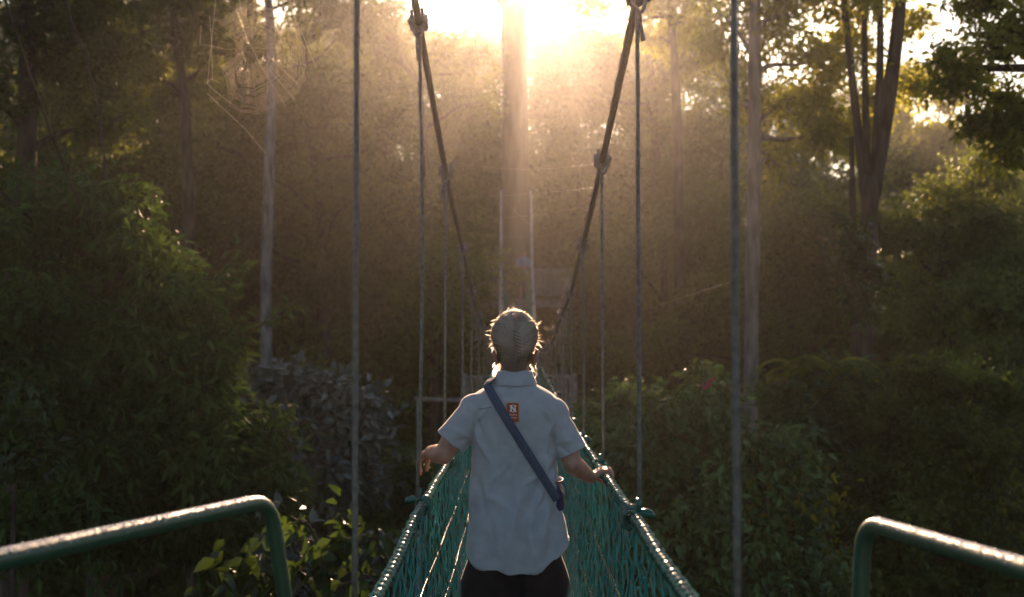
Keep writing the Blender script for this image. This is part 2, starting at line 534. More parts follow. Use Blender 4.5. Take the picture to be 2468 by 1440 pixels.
for s, mf, rf in ((-1, mainL, ropeL), (1, mainR, ropeR)):
    # main cable: laid strands near, smooth far, pale where the sun-bleached end climbs to the far tree
    mb = MB()
    ds = np.arange(-2.5, 11, 0.012)
    tw = ds[:, None] * 2 * math.pi / 0.16
    tube(mb, side_pts(s, mf, ds, hw), 0.0125, 18, wave=lambda rr, a: rr * (1 + 0.13 * np.cos(6 * a[None] - tw * 1.0)))
    tube(mb, side_pts(s, mf, np.arange(10.95, 32.6, 0.1), hw), 0.0125, 8, mat=0)
    mb.build('main_cable', [M['cable']], bridge)
    mb = MB()
    ds = np.arange(19.5, 32.5, 0.1)
    tube(mb, side_pts(s, mf, ds, hw) + np.array([0, 0, 0.024]), 0.034 + 0.004 * np.sin(ds * 9), 8)
    mb.build('cable_sleeve', [M['pale_rope']], bridge)
    # hand rope with its lashing rings
    mb = MB()
    ds = np.arange(-0.6, 15, 0.008)
    ph = (ds / 0.043) % 1
    prof = 0.0122 + 0.0085 * np.exp(-((ph - .5) / .14) ** 2) + 0.0006 * np.sin(ds * 410)
    p = side_pts(s, rf, ds, rw)
    p[:, 0] += 0.004 * np.sin(ds * 2.3 + s) + 0.002 * np.sin(ds * 7.1)
    p[:, 2] += 0.004 * np.sin(ds * 3.1 + 2 * s)
    tube(mb, p, prof, 10)
    tube(mb, side_pts(s, rf, np.arange(14.95, 31.2, 0.12), rw), 0.018, 8)
    mb.build('hand_rope', [M['green_rope']], bridge)

rng = np.random.default_rng(5)
for s, rf in ((-1, ropeL), (1, ropeR)):
    # side net: zigzag strands knotted into long diamonds, slack and irregular
    def net_pt(d, h, jit=0.0):
        top = rf(d); bot = deckz(d) + 0.02
        x = bcx(d) + s * (rw(d) * (1 - h) + 0.27 * h + 0.025 * math.sin(math.pi * min(max(h, 0), 1)))
        return np.array([x, d, top * (1 - h) + bot * h])
    mb = MB()
    step, rows = 0.045, 8
    d = 0.6
    k = 0
    while d < 31:
        far = d > 12
        st = step if not far else 0.12
        pts = []
        rr = rows if not far else 6
        for r_ in range(rr * 2 + 1):
            h = r_ / (rr * 2)
            zig = (0.5 if (r_ + 2 * (k % 2)) % 4 < 2 else -0.5) * st * (0.95 if r_ else 0.2)
            j_ = rng.normal(0, 0.15 * st) if r_ else 0
            q_ = net_pt(d + zig + j_, h + (rng.normal(0, .012) if 0 < r_ < rr * 2 else 0))
            q_[0] += rng.normal(0, 0.004)
            pts.append(q_)
        pts = np.array(pts)
        if not far:                                   # round the strands a little
            mid = 0.5 * (pts[1:] + pts[:-1]); mid[:, 0] += rng.normal(0, 0.004, len(mid)); mid[:, 1] += rng.normal(0, 0.006, len(mid))
            al = np.empty((len(pts) + len(mid), 3)); al[0::2] = pts; al[1::2] = mid; pts = al
        tube(mb, pts, 0.0024 if not far else 0.005, 5 if not far else 3, cap=False, tint=rng.random())
        d += st; k += 1
    for dd in np.arange(0.62, 12, 0.045):             # small knots that catch the light
        for h in (np.arange(1, rows) + (0.5 if int(dd / 0.045) % 2 else 0)) / rows:
            if rng.random() < 0.35:
                ellipsoid(mb, net_pt(dd, min(h, .98)), (0.0045, 0.0045, 0.006), nu=6, nv=4)
    mb.build('side_net', [M['net']], bridge)
    for h in (0.32, 0.58, 0.80):                     # lengthwise net ropes
        mb = MB()
        ds = np.arange(0.6, 12, 0.02)
        p = np.array([net_pt(x, h) for x in ds]); p[:, 0] -= s * 0.006
        p[:, 2] += 0.006 * np.sin(ds * 5 + h * 9)
        tube(mb, p, 0.0034 + 0.0014 * np.cos(ds * 2 * math.pi / 0.05), 7)
        mb.build('net_rope', [M['green_rope']], bridge)

# deck: narrow planks laid lengthwise on cross rungs
mb = MB(); mr = MB()
for d in np.arange(-0.4, 31, 0.9):
    for k in range(2):
        c = np.array([bcx(d + .45) + (k - .5) * 0.20, d + .45, deckz(d + .45)])
        sl_ = math.atan2(deckz(d + .9) - deckz(d), .9)
        box(mb, c, (0.185, 0.88 / math.cos(sl_), 0.03), Matrix.Rotation(sl_, 3, 'X'))
mb.build('deck', [M['plank']], bridge, smooth=False)
for d in np.arange(-0.4, 31, 0.45):
    mr = MB(); tube(mr, [[bcx(d) - .30, d, deckz(d) - .04], [bcx(d) + .30, d, deckz(d) - .04]], 0.015, 8)
    mr.build('rung', [M['galvanised']], bridge)

# hangers with the cable clamp above and the taped rope knot below
mc = MB()
for x in (-.021, .021):
    tube(mc, [[x, -.012, .052], [x, -.012, .01], [x * .9, -.012, -.02], [x * .45, -.012, -.045], [0, -.012, -.052]], .0062, 8)
    tube(mc, [[x * 1.25, .0, .03], [x * 1.25, .0, -.02]], .0105, 8)
    ellipsoid(mc, (x * 1.2, -.01, .012), (.014, .02, .017), nu=10, nv=8)
    tube(mc, [[x, -.012, .018], [x, -.012, .031]], .0105, 6)
box(mc, (0, .004, -.012), (.05, .03, .024))
tube(mc, [[-.006, -.008, -.045], [-.009, -.01, -.09], [-.008, -.01, -.135]], .0075, 8)
clamp_me = mc.mesh('cable_clamp', [M['galvanised']])


def knot_mesh(s):
    mk = MB()
    r_ = random.Random(3)
    tube(mk, [[s * .010, 0, .004], [s * .026, 0, .009], [s * .042, -.003, .008], [s * .056, -.006, .003], [s * .066, -.007, -.003]],
         [.010, .0125, .0145, .0125, .005], 10)
    for a in (-.022, -.005, .012, .028):             # turns round the hand rope
        t = np.linspace(0, 2 * math.pi, 17)
        tube(mk, np.stack([0.024 * np.cos(t) - s * .003, a + 0.007 * np.sin(t + a * 90), 0.025 * np.sin(t)], -1), .0062, 7, cap=False)
    tube(mk, [[-s * .015, .0, .012], [-s * .034, -.012, .000], [-s * .03, -.02, -.022], [-s * .01, -.02, -.034]], .008, 8)
    tube(mk, [[s * .015, .0, -.0], [s * .02, 0, .03], [s * .02, 0, .055]], [.011, .0095, .008], 8)
    tube(mk, [[-s * .03, -.018, -.02], [-s * .05, -.02, -.045], [-s * .06, -.022, -.07]], .003, 5)
    return mk.mesh('rope_knot', [M['green_rope']])


knots = {-1: knot_mesh(-1), 1: knot_mesh(1)}
hang = {-1: [2.24, 3.63, 4.99, 6.5, 7.85], 1: [1.66, 3.0, 4.26, 5.54, 6.8]}
for s, mf, rf in ((-1, mainL, ropeL), (1, mainR, ropeR)):
    while hang[s][-1] < 29.5:
        hang[s].append(hang[s][-1] + (1.37 if s < 0 else 1.30))
    for k, d in enumerate(hang[s]):
        t = np.linspace(0, 1, 14)
        x0, x1 = bcx(d) + s * hw(d), bcx(d) + s * (rw(d) + .020)
        z0, z1 = mf(d) - .03, rf(d) + .02
        bow = (0.016 if (s, k) == (-1, 1) else rng.normal(0, .004))
        pts = np.stack([x0 + (x1 - x0) * t + bow * np.sin(t * math.pi), d + 0 * t, z0 + (z1 - z0) * t], -1)
        mb = MB(); tube(mb, pts, 0.0066, 8)
        h = mb.build('hanger', [M['wire']], bridge)
        for nm, me, loc in (('cable_clamp', clamp_me, (x0, d, mf(d))), ('rope_knot', knots[s], (bcx(d) + s * rw(d), d, rf(d)))):
            o = bpy.data.objects.new(nm, me)
            link(o, h)
            o.location = Vector(loc) - world_loc(h)
            if nm == 'cable_clamp':
                o.rotation_euler = (0, R(rng.normal(0, 8)), R(rng.normal(0, 14)))
            else:
                o.rotation_euler = (R(rng.normal(0, 9)), R(rng.normal(0, 12)), R(rng.normal(0, 18)))

# ------------------------------------------------------------------ the near platform and its two tube rails
mb = MB()
for k in range(9):
    box(mb, ((k - 4) * .3, -.3, -1.64), (.285, 3.4, .05))
tag(mb.build('walkway', [M['plank']], smooth=False, loc=(0, 0, -1.64)), kind='structure')


def bend(pts, rad, nseg=8):
    out = [np.array(pts[0], float)]
    for a, b, c in zip(pts[:-2], pts[1:-1], pts[2:]):
        a, b, c = map(lambda q: np.array(q, float), (a, b, c))
        u, v = unit(a - b), unit(c - b)
        p0, p1 = b + u * rad, b + v * rad
        for t in np.linspace(0, 1, nseg):
            out.append((1 - t) ** 2 * p0 + 2 * t * (1 - t) * b + t * t * p1)
    out.append(np.array(pts[-1], float))
    res = [out[0]]
    for q in out[1:]:
        L = np.linalg.norm(q - res[-1]); m = max(1, int(L / .04))
        for k in range(1, m + 1):
            pass
        st = res[-1]
        for k in range(1, m + 1):
            res.append(st + (q - st) * k / m)
    return np.array(res)


def handrail(corner, far, foot, label, name='handrail'):
    corner, far, foot = map(np.array, (corner, far, foot))
    end = corner + (far - corner) * 2.3
    back = end + np.array([np.sign(end[0]) * .05, 0, foot[2] - end[2]])
    t = empty(name, foot, label, 'handrail', 'green tube handrails of the near platform')
    mb = MB(); tube(mb, bend([foot, corner, end, back], .075), .0182, 20)
    mb.build('rail_tube', [M['green_paint']], t)
    mb = MB(); rg = np.random.default_rng(int(abs(corner[0]) * 1000))
    for k in range(5200):                             # dew on the tube's upper side, coloured white for its sun glint
        f_ = .045 + rg.random() * .6
        c = corner + (end - corner) * f_
        ax = unit(end - corner); u_ = unit(np.cross(ax, [0, 0, 1.0])); w_ = np.cross(u_, ax)
        a = rg.normal(0, .42)
        nn_ = u_ * math.sin(a) + w_ * math.cos(a)
        r_ = rg.uniform(.0005, .0015) if k % 40 else .0024
        ellipsoid(mb, c + nn_ * .0181 - 0 * nn_, (r_, r_, r_ * .8), nu=6, nv=4)
    tag(mb.build('dew', [M['dew']], t), kind='stuff')
    for q in (foot, back):
        mb = MB()
        tube(mb, [q, q + np.array([0, 0, .012])], .06, 16)
        for ax in (-1, 1):
            tube(mb, [q + np.array([ax * .042, 0, .012]), q + np.array([ax * .042, 0, .024])], .009, 6)
        mb.build('base_flange', [M['green_paint']], t)


handrail(P(650, 1205, 2.4), P(0, 1350, 1.66), (-.47, 2.62, -1.615), 'longer green tube handrail with white glare, below the big leafy tree')
handrail(P(2082, 1258, 2.17), P(2468, 1372, 1.63), (.74, 2.24, -1.615), 'shorter green tube handrail in front of the dark bushes with yellow leaves')

# ------------------------------------------------------------------ the woman on the bridge (local axes: x right, y ahead, z up from her soles)
WX, WD = 0.0125, 3.75
WZ = float(deckz(WD)) + 0.016
WB = np.array([WX, WD, -1.70])


def W(*p):
    return np.array(p, float) + WB


woman = empty('person', (WX, WD, WZ), 'woman seen from behind in pale blue shirt, grey hair pinned up, walking the bridge', 'person')
mb = MB()
E = lambda c, r, rot=None: ellipsoid(mb, W(*c), r, rot)
Cp = lambda a, b, r0, r1: capsule(mb, W(*a), W(*b), r0, r1)
# head with face
E((0, .005, 1.562), (.074, .092, .090))
E((0, .045, 1.495), (.056, .058, .066))
E((0, .075, 1.448), (.030, .026, .020))
E((0, .103, 1.508), (.013, .020, .024)); E((0, .098, 1.53), (.010, .014, .03))
E((0, .093, 1.47), (.024, .012, .008)); E((0, .093, 1.461), (.021, .012, .008))
for s in (-1, 1):
    E((s * .031, .088, 1.545), (.016, .012, .009))
    E((s * .032, .09, 1.562), (.022, .010, .007))
    E((s * .04, .07, 1.505), (.022, .024, .02))
    rot = Matrix.Rotation(R(s * 14), 3, 'Y') @ Matrix.Rotation(R(s * -24), 3, 'Z')
    E((s * .0765, -.010, 1.482), (.0060, .017, .030), rot)       # ear
    E((s * .0815, -.020, 1.490), (.0050, .008, .022), rot)
    E((s * .0725, -.006, 1.457), (.0055, .009, .012))
    E((s * .066, .004, 1.475), (.016, .016, .022))
# neck, trunk
Cp((0, -.012, 1.33), (0, .002, 1.47), .056, .053)
for s in (-1, 1):
    Cp((s * .045, -.01, 1.35), (s * .125, -.008, 1.29), .032, .036)
E((0, .0, 1.24), (.135, .085, .13)); E((0, .0, 1.10), (.125, .08, .14)); E((0, .0, .93), (.14, .095, .13)); E((0, 0, .83), (.14, .09, .10))
for s in (-1, 1):
    Cp((s * .085, 0, .80), (s * .095, .03 * s, .46), .082, .056)
    Cp((s * .095, .03 * s, .46), (s * .10, .05 * s, .10), .052, .036)
    Cp((s * .10, .05 * s - .02, .045), (s * .105, .05 * s + .13, .035), .036, .03)
# arms
Cp((-.155, -.008, 1.285), (-.205, -.02, 1.225), .042, .046); Cp((-.205, -.02, 1.225), (-.268, -.035, 1.118), .045, .037)
Cp((-.268, -.035, 1.118), (-.298, .05, 1.108), .038, .037); Cp((-.298, .05, 1.108), (-.332, .165, 1.098), .036, .0245)
Cp((.145, -.008, 1.265), (.182, -.02, 1.19), .041, .044); Cp((.182, -.02, 1.19), (.213, -.035, 1.085), .043, .037)
Cp((.213, -.035, 1.085), (.245, .03, 1.05), .038, .036); Cp((.245, .03, 1.05), (.296, .13, 1.002), .035, .0235)
# left hand, relaxed, fingers hanging past the hanger
for k, dy in enumerate((-.027, -.009, .009, .027)):
    Cp((-.334, .175 + dy * .5, 1.094), (-.366, .222 + dy, 1.078), .0165, .0125)
    L = (.84, .97, 1.0, .9)[k]
    a, b, c, e = (-.366, .222 + dy, 1.078), (-.386, .226 + dy * 1.1, 1.078 - .036 * L), (-.385, .226 + dy * 1.15, 1.078 - .060 * L), (-.377, .224 + dy * 1.15, 1.078 - .081 * L)
    for u, v, r0, r1 in ((a, b, .0108, .0098), (b, c, .0096, .0088), (c, e, .0087, .0072)):
        Cp(u, v, r0, r1)
Cp((-.335, .185, 1.094), (-.345, .232, 1.066), .0165, .0125); Cp((-.345, .232, 1.066), (-.352, .250, 1.036), .0115, .0105); Cp((-.352, .250, 1.036), (-.356, .254, 1.010), .0100, .008)
# right hand, fingers closed over the hand rope
for k, dy in enumerate((-.030, -.010, .010, .030)):
    Cp((.300, .135 + dy * .45, 1.003), (.340, .190 + dy, 1.020), .0165, .0118)
    L = (.84, .97, 1.0, .92)[k]
    a = (.340, .190 + dy, 1.020); b = (.340 + .036 * L, .195 + dy * 1.08, 1.022); c = (.340 + .047 * L, .195 + dy * 1.1, 1.003); e = (.340 + .042 * L, .192 + dy * 1.1, .978)
    for u, v, r0, r1 in ((a, b, .0110, .0100), (b, c, .0098, .0090), (c, e, .0088, .0074)):
        Cp(u, v, r0, r1)
Cp((.306, .145, 1.000), (.320, .205, .992), .0165, .0125); Cp((.320, .205, .992), (.333, .238, .975), .0112, .0100); Cp((.333, .238, .975), (.350, .252, .962), .0098, .008)
v, nr, q, t = remesh(mb, 0.0045, 5)
mb = MB(); mb.add(v, q, t)
mb.build('body', [M['skin']], woman)

# ---- shirt: trunk and sleeves grown into one surface, then folds
NS = 72
th = np.linspace(0, 2 * math.pi, NS, endpoint=False)


def ring(z, h, c, yb, yf, e=2.4, cyy=0.0):
    cs, sn = np.cos(th), np.sin(th)
    x = np.sign(cs) * np.abs(cs) ** (2 / e) * h + c
    yy = np.sign(sn) * np.abs(sn) ** (2 / e)
    y = np.where(yy < 0, -yy * yb, yy * yf) + cyy
    zz = z if np.ndim(z) else np.full(NS, z)
    return np.stack([x, y, zz], -1) + WB


tab = [  # z, half width, centre, back, front
    (.70, .196, .006, -.150, .135), (.80, .187, .003, -.140, .13), (.90, .174, -.001, -.122, .12), (.98, .166, -.004, -.108, .115),
    (1.06, .162, -.004, -.102, .115), (1.14, .161, -.004, -.108, .115), (1.20, .162, -.004, -.114, .11), (1.26, .168, -.004, -.116, .10),
    (1.30, .172, -.005, -.110, .09), (1.325, .165, -.006, -.102, .08), (1.345, .146, -.007, -.094, .07), (1.362, .115, -.006, -.086, .06),
    (1.378, .083, -.004, -.076, .055), (1.392, .066, -.002, -.068, .05), (1.405, .058, -.001, -.062, .046)]
tz = np.array([a[0] for a in tab])
mb = MB()
zz = np.concatenate([np.linspace(.70, 1.28, 44), np.linspace(1.29, 1.405, 24)])
rings = []
for k, z in enumerate(zz):
    h, c, yb, yf = (np.interp(z, tz, [a[m] for a in tab]) for m in (1, 2, 3, 4))
    zr = np.full(NS, z)
    if z < .80:                                       # shirt tails: long behind and before, cut high at the sides
        side = np.abs(np.cos(th)) ** 2.6
        low = np.where(np.cos(th) < 0, .70 + .045 * side, .70 + .10 * side)
        zr = .80 + (z - .80) * (.80 - low) / .10
    rings.append(ring(zr, h, c, yb, yf))
loft(mb, rings)


def sleeve(p0, p1, r0, r1, flat):
    p0, p1 = np.array(p0), np.array(p1)
    ax = unit(p1 - p0)
    u = unit(np.cross(ax, [0, 1, 0])); w = np.cross(u, ax)
    rs = []
    for t in np.linspace(0, 1, 18):
        r = r0 + (r1 - r0) * t
        a = th
        rs.append(p0 + (p1 - p0) * t + WB + r * (np.cos(a)[:, None] * u * flat + np.sin(a)[:, None] * w * .98))
    loft(mb, rs)


ellipsoid(mb, W(-.150, -.01, 1.285), (.062, .066, .062)); ellipsoid(mb, W(.142, -.01, 1.268), (.062, .066, .062))
sleeve((-.142, -.012, 1.295), (-.242, -.022, 1.163), .058, .070, .93)
sleeve((.132, -.012, 1.278), (.211, -.022, 1.122), .058, .066, .92)
v, nr, q, t = remesh(mb, 0.0046, 5)
L = v - WB
x, y, z = L[:, 0], L[:, 1], L[:, 2]
r2 = np.random.default_rng(11)


def wav(n, lo, hi):
    k = r2.normal(size=(n, 3)); k = unit(k) * r2.uniform(lo, hi, (n, 1)); ph = r2.uniform(0, 6.28, n)
    return sum(np.sin(L @ k[m] + ph[m]) for m in range(n)) / math.sqrt(n)


torso = sm(.20, .17, np.abs(x + .004)) + sm(1.10, 1.02, z)
torso = np.clip(torso, 0, 1)
disp = .0016 * wav(10, 25, 60) + .0007 * wav(10, 90, 170)
# hanging folds of the lower back
drape = sm(1.13, .92, z) * torso
disp += drape * .0065 * np.sin(x / .0165 * (1 + .15 * (z - .9)) + 2.2 * np.sin(z * 9 + 1.0) + 1.2)
disp += drape * .004 * np.sin(x / .031 + z * 7 + 1.7)
for (xa, za, xb, zb, wd, am) in (  # single creases: from, to, width, depth
        (.130, 1.12, .075, .93, .011, .011), (.135, 1.06, .105, .80, .014, .012), (-.15, 1.06, -.11, .90, .014, -.008), (.09, 1.02, .15, .86, .010, -.008),
        (.135, 1.25, .10, 1.08, .010, .008), (.15, 1.235, .115, 1.13, .008, -.007), (-.145, 1.23, -.10, 1.10, .011, .009), (-.15, 1.27, -.11, 1.19, .008, -.006),
        (.055, .92, .06, .74, .014, .010), (-.06, .90, -.075, .76, .016, .007), (.10, 1.30, .145, 1.20, .008, .007), (-.10, 1.31, -.15, 1.24, .008, .006),
        (-.235, 1.215, -.165, 1.185, .010, .006), (-.225, 1.165, -.16, 1.19, .008, -.005), (.215, 1.17, .155, 1.165, .010, .006), (.205, 1.125, .15, 1.15, .008, -.005),
        (0, 1.24, .003, .85, .012, .006), (-.03, 1.10, -.09, 1.02, .012, .006), (.02, 1.02, .11, 1.05, .010, .006), (-.115, .98, -.02, .93, .012, .005)):
    d = np.array([xb - xa, zb - za]); Ld = np.linalg.norm(d); d /= Ld
    u = (x - xa) * d[0] + (z - za) * d[1]; w = -(x - xa) * d[1] + (z - za) * d[0]
    w = w + .006 * np.sin(u * 40 + xa * 90)
    disp += 1.25 * am * np.exp(-(w / wd) ** 2) * sm(-.02, .03, u) * sm(Ld + .03, Ld - .04, u) * (y < .02)
disp *= sm(1.40, 1.36, z)
v = v + nr * disp[:, None]
mb = MB(); mb.add(v, q, t)
shirt = mb.build('shirt', [M['shirt']], woman)
tree_faces = [tuple(a) for a in q] + [tuple(a) for a in t]
bvh = BVHTree.FromPolygons([Vector(a) for a in v], tree_faces)


def on_back(x, z, off=.002):
    h = bvh.ray_cast(Vector((x + WX, WD - 1, z - 1.70)), Vector((0, 1, 0)))
    if h[0] is None:
        return None
    return np.array(h[0]) + np.array([0, -off, 0])


def seam(pts, r=.0011):
    res = []
    for a, b in zip(pts[:-1], pts[1:]):
        for t in np.linspace(0, 1, 24):
            p = on_back(a[0] + (b[0] - a[0]) * t, a[1] + (b[1] - a[1]) * t, .0002)
            if p is not None:
                res.append(p)
    return np.array(res)


mb = MB()
tube(mb, seam([(-.128, 1.298), (-.05, 1.294), (.05, 1.285), (.132, 1.262)]), .0014, 6)
for dz in (.004,):
    tube(mb, seam([(-.152, 1.335), (-.158, 1.25), (-.150, 1.17)]), .0012, 6)
    tube(mb, seam([(.150, 1.31), (.155, 1.22), (.148, 1.15)]), .0012, 6)
mb.build('seams', [M['shirt']], shirt)
# collar: folded band round the neck
mb = MB()
rs = []
for z, h, yb, yf, c in ((1.385, .070, -.078, .062, -.003), (1.400, .064, -.070, .056, -.002), (1.424, .0605, -.061, .05, -.001), (1.431, .0615, -.062, .05, -.001),
                        (1.428, .0650, -.067, .056, -.001), (1.405, .0735, -.0795, .07, -.002), (1.384, .0835, -.089, .075, -.003), (1.379, .083, -.0885, .075, -.003)):
    rr = ring(z, h, c, yb, yf, 2.1)
    rr[:, 2] += np.where(np.sin(th) > 0, -.02 * np.sin(th), 0) + .0015 * np.sin(th * 5)
    rs.append(rr)
loft(mb, rs, cap=False)
mb.build('collar', [M['shirt']], shirt)

# embroidered patch: gold edge, red field, white N with a finial, two lines of lettering
mb = MB()


def patch_sheet(x0, x1, z0, z1, off, mat, nx=6, nz=8, tilt=.03):
    vv = []
    for a in np.linspace(0, 1, nx):
        for b in np.linspace(0, 1, nz):
            xx = x0 + (x1 - x0) * a; zb = z0 + (z1 - z0) * b
            p = on_back(xx, zb - tilt * (xx - x0), 0)
            vv.append(p)
    vv = np.array(vv)
    yy = vv[:, 1]
    A = np.stack([vv[:, 0], vv[:, 2], np.ones(len(vv))], -1)
    co = np.linalg.lstsq(A, yy, rcond=None)[0]
    vv[:, 1] = A @ co - off
    qq = [[a * nz + b, (a + 1) * nz + b, (a + 1) * nz + b + 1, a * nz + b + 1] for a in range(nx - 1) for b in range(nz - 1)]
    mb.add(vv, qq, None, mat)
    return co


PX0, PX1, PZ0, PZ1 = -.033, .0135, 1.250, 1.3205
co = patch_sheet(PX0, PX1, PZ0, PZ1, .0045, 0)
patch_sheet(PX0 + .0025, PX1 - .0025, PZ0 + .0025, PZ1 - .0025, .0053, 1, tilt=.03)


def flat_poly(pts, off, mat):
    """small flat stitched shape: pts in patch coordinates, 0..1 across and up"""
    vv = []
    for a, b in pts:
        xx = PX0 + (PX1 - PX0) * a; z = PZ0 + (PZ1 - PZ0) * b - .03 * (xx - PX0)
        xw, zw = xx + WX, z - 1.70
        vv.append([xw, co[0] * xw + co[1] * zw + co[2] - off, zw])
    nn = len(vv)
    if nn == 4:
        mb.add(vv, [[0, 1, 2, 3]], None, mat)
    else:
        mb.add(vv, None, [[0, k, k + 1] for k in range(1, nn - 1)], mat)


def rect(a0, b0, a1, b1, off=.0060, mat=2):
    flat_poly([(a0, b0), (a1, b0), (a1, b1), (a0, b1)], off, mat)


rect(.31, .56, .42, .83); rect(.62, .56, .73, .83)
rect(.24, .53, .48, .575, .0063); rect(.56, .53, .80, .575, .0063); rect(.24, .815, .46, .86, .0063); rect(.56, .815, .80, .86, .0063)
flat_poly([(.31, .83), (.44, .83), (.73, .56), (.60, .56)], .0066, 2)
flat_poly([(.48, .85), (.56, .85), (.52, .92)], .0066, 2); flat_poly([(.46, .52), (.58, .52), (.52, .48)], .0066, 2)


def lettering(text, a0, a1, b, hh):
    cu = bpy.data.curves.new('t', 'FONT'); cu.body = text; cu.size = 1
    o = bpy.data.objects.new('t', cu); COL.objects.link(o)
    me = bpy.data.meshes.new_from_object(o.evaluated_get(bpy.context.evaluated_depsgraph_get()))
    vv = np.array([tuple(p.co) for p in me.vertices])
    ff = [tuple(p.vertices) for p in me.polygons]
    me.calc_loop_triangles()
    tr = [tuple(p.vertices) for p in me.loop_triangles]
    bpy.data.objects.remove(o); bpy.data.curves.remove(cu); bpy.data.meshes.remove(me)
    vv[:, 0] = a0 + (vv[:, 0] - vv[:, 0].min()) / np.ptp(vv[:, 0]) * (a1 - a0)
    vv[:, 1] = b + vv[:, 1] * hh
    xx = PX0 + (PX1 - PX0) * vv[:, 0]; z = PZ0 + (PZ1 - PZ0) * vv[:, 1] - .03 * (xx - PX0)
    xw, zw = xx + WX, z - 1.70
    mb.add(np.stack([xw, co[0] * xw + co[1] * zw + co[2] - .0062, zw], -1), None, tr, 2)


lettering('Natural', .14, .80, .345, .13)
lettering('Habitat', .18, .82, .195, .13)
mb.build('patch', [M['patch_gold'], M['patch_red'], M['patch_white']], shirt, smooth=False)
mb = MB()
for k in range(6):                                    # small dark embroidery behind the shoulder
    p = on_back(-.135 + k * .0085, 1.292 + k * .0018, .0008)
    if p is not None:
        box(mb, p, (.0045, .0015, .005 if k % 2 else .004))
mb.build('embroidery', [M['stitch']], shirt)

# ---- trousers, wide and black, and shoes
mb = MB()
for s in (-1, 1):
    rs = []
    for z, cx_, h, yb, yf in ((.86, .058, .085, -.095, .095), (.74, .074, .096, -.108, .104), (.64, .086, .122, -.118, .11), (.40, .095, .092, -.105, .10), (.20, .10, .088, -.10, .095), (.06, .103, .088, -.10, .09)):
        rs.append(ring(z, h, s * cx_, yb, yf, 2.1, cyy=.02 * s * (1 - z)))
    rs = np.array(rs)
    zz_ = np.linspace(.86, .06, 30)
    rs = np.stack([np.stack([np.interp(zz_[::-1], rs[::-1, m, 2] + 1.70, rs[::-1, m, c])[::-1] for c in range(3)], -1) for m in range(NS)], 1)
    loft(mb, rs)
ellipsoid(mb, W(0, 0, .84), (.145, .095, .10))
v, nr, q, t = remesh(mb, .008, 4)
x, z = v[:, 0] - WX, v[:, 2] + 1.70
v = v + nr * (.005 * np.sin(x / .018 + 2 * np.sin(z * 6)) * sm(.8, .55, z))[:, None]
mb = MB(); mb.add(v, q, t)
mb.build('trousers', [M['trousers']], woman)
for s in (-1, 1):
    mb = MB()
    ellipsoid(mb, W(s * .105, .05 * s + .045, .045), (.046, .135, .045)); ellipsoid(mb, W(s * .103, .05 * s - .02, .07), (.042, .06, .06))
    v, nr, q, t = remesh(mb, .008, 3); v[:, 2] = np.maximum(v[:, 2], WZ)
    mb = MB(); mb.add(v, q, t)
    mb.build('shoe', [M['shoe']], woman)

# ---- hair: swept back from the sides into an upright twist held by a clip
hz = [1.415, 1.445, 1.47, 1.495, 1.525, 1.555, 1.59, 1.615, 1.636, 1.650, 1.657]
hhw = [.046, .052, .057, .064, .078, .0870, .083, .070, .051, .028, .0]
hb = [-.058, -.072, -.086, -.099, -.107, -.109, -.102, -.086, -.062, -.032, .0]
hf = [-.012, -.008, -.004, .0, .010, .045, .072, .078, .072, .052, .0]


def hair_pt(phi, z, off=0.0):
    """phi 0 = middle of the back, +-pi = middle of the forehead"""
    phi = np.asarray(phi, float); z = np.asarray(z, float)
    h = np.interp(z, hz, hhw) + off; b = np.interp(z, hz, hb) - off; f = np.interp(z, hz, hf) + off
    cx_ = -.003
    e = 2 / 2.15
    sx, cxx = np.sin(phi), np.cos(phi)
    x = cx_ + np.sign(sx) * np.abs(sx) ** e * h
    y = np.where(cxx > 0, b * np.abs(cxx) ** e, f * np.abs(cxx) ** e)
    seam_ = np.exp(-((x - cx_ + .002) / .010) ** 2) * (cxx > 0) * sm(1.44, 1.50, z) * sm(1.63, 1.58, z)
    lob = np.exp(-((x - .018) / .02) ** 2) * sm(1.43, 1.48, z) * sm(1.60, 1.54, z) * (cxx > 0)
    y = y + seam_ * .012 - lob * .012
    zz_ = z + 0 * x
    return np.stack([x, y, zz_], -1) + WB


mb = MB()
ph = np.linspace(-math.pi, math.pi, 97)[:-1]
zz = np.concatenate([np.linspace(1.415, 1.62, 36), np.linspace(1.625, 1.657, 14)])
rs = [hair_pt(ph, np.full(96, z), -.011) - np.array([0, 0, .006 * sm(1.60, 1.657, z)]) for z in zz]
loft(mb, rs)
mb.tint = [np.full(mb.n, .22)]
r3 = np.random.default_rng(21)


def ribbon(mb, p, nrm, w, tint, mat=0):
    p = np.asarray(p); t = unit(np.gradient(p, axis=0)); sdir = unit(np.cross(t, nrm))
    tap = np.interp(np.linspace(0, 1, len(p)), [0, .1, .8, 1], [.5, 1, 1, .25])[:, None]
    a, b = p - sdir * w / 2 * tap, p + sdir * w / 2 * tap
    m = len(p)
    mb.add(np.concatenate([a, b]), [[k, k + 1, m + k + 1, m + k] for k in range(m - 1)], None, mat, tint)


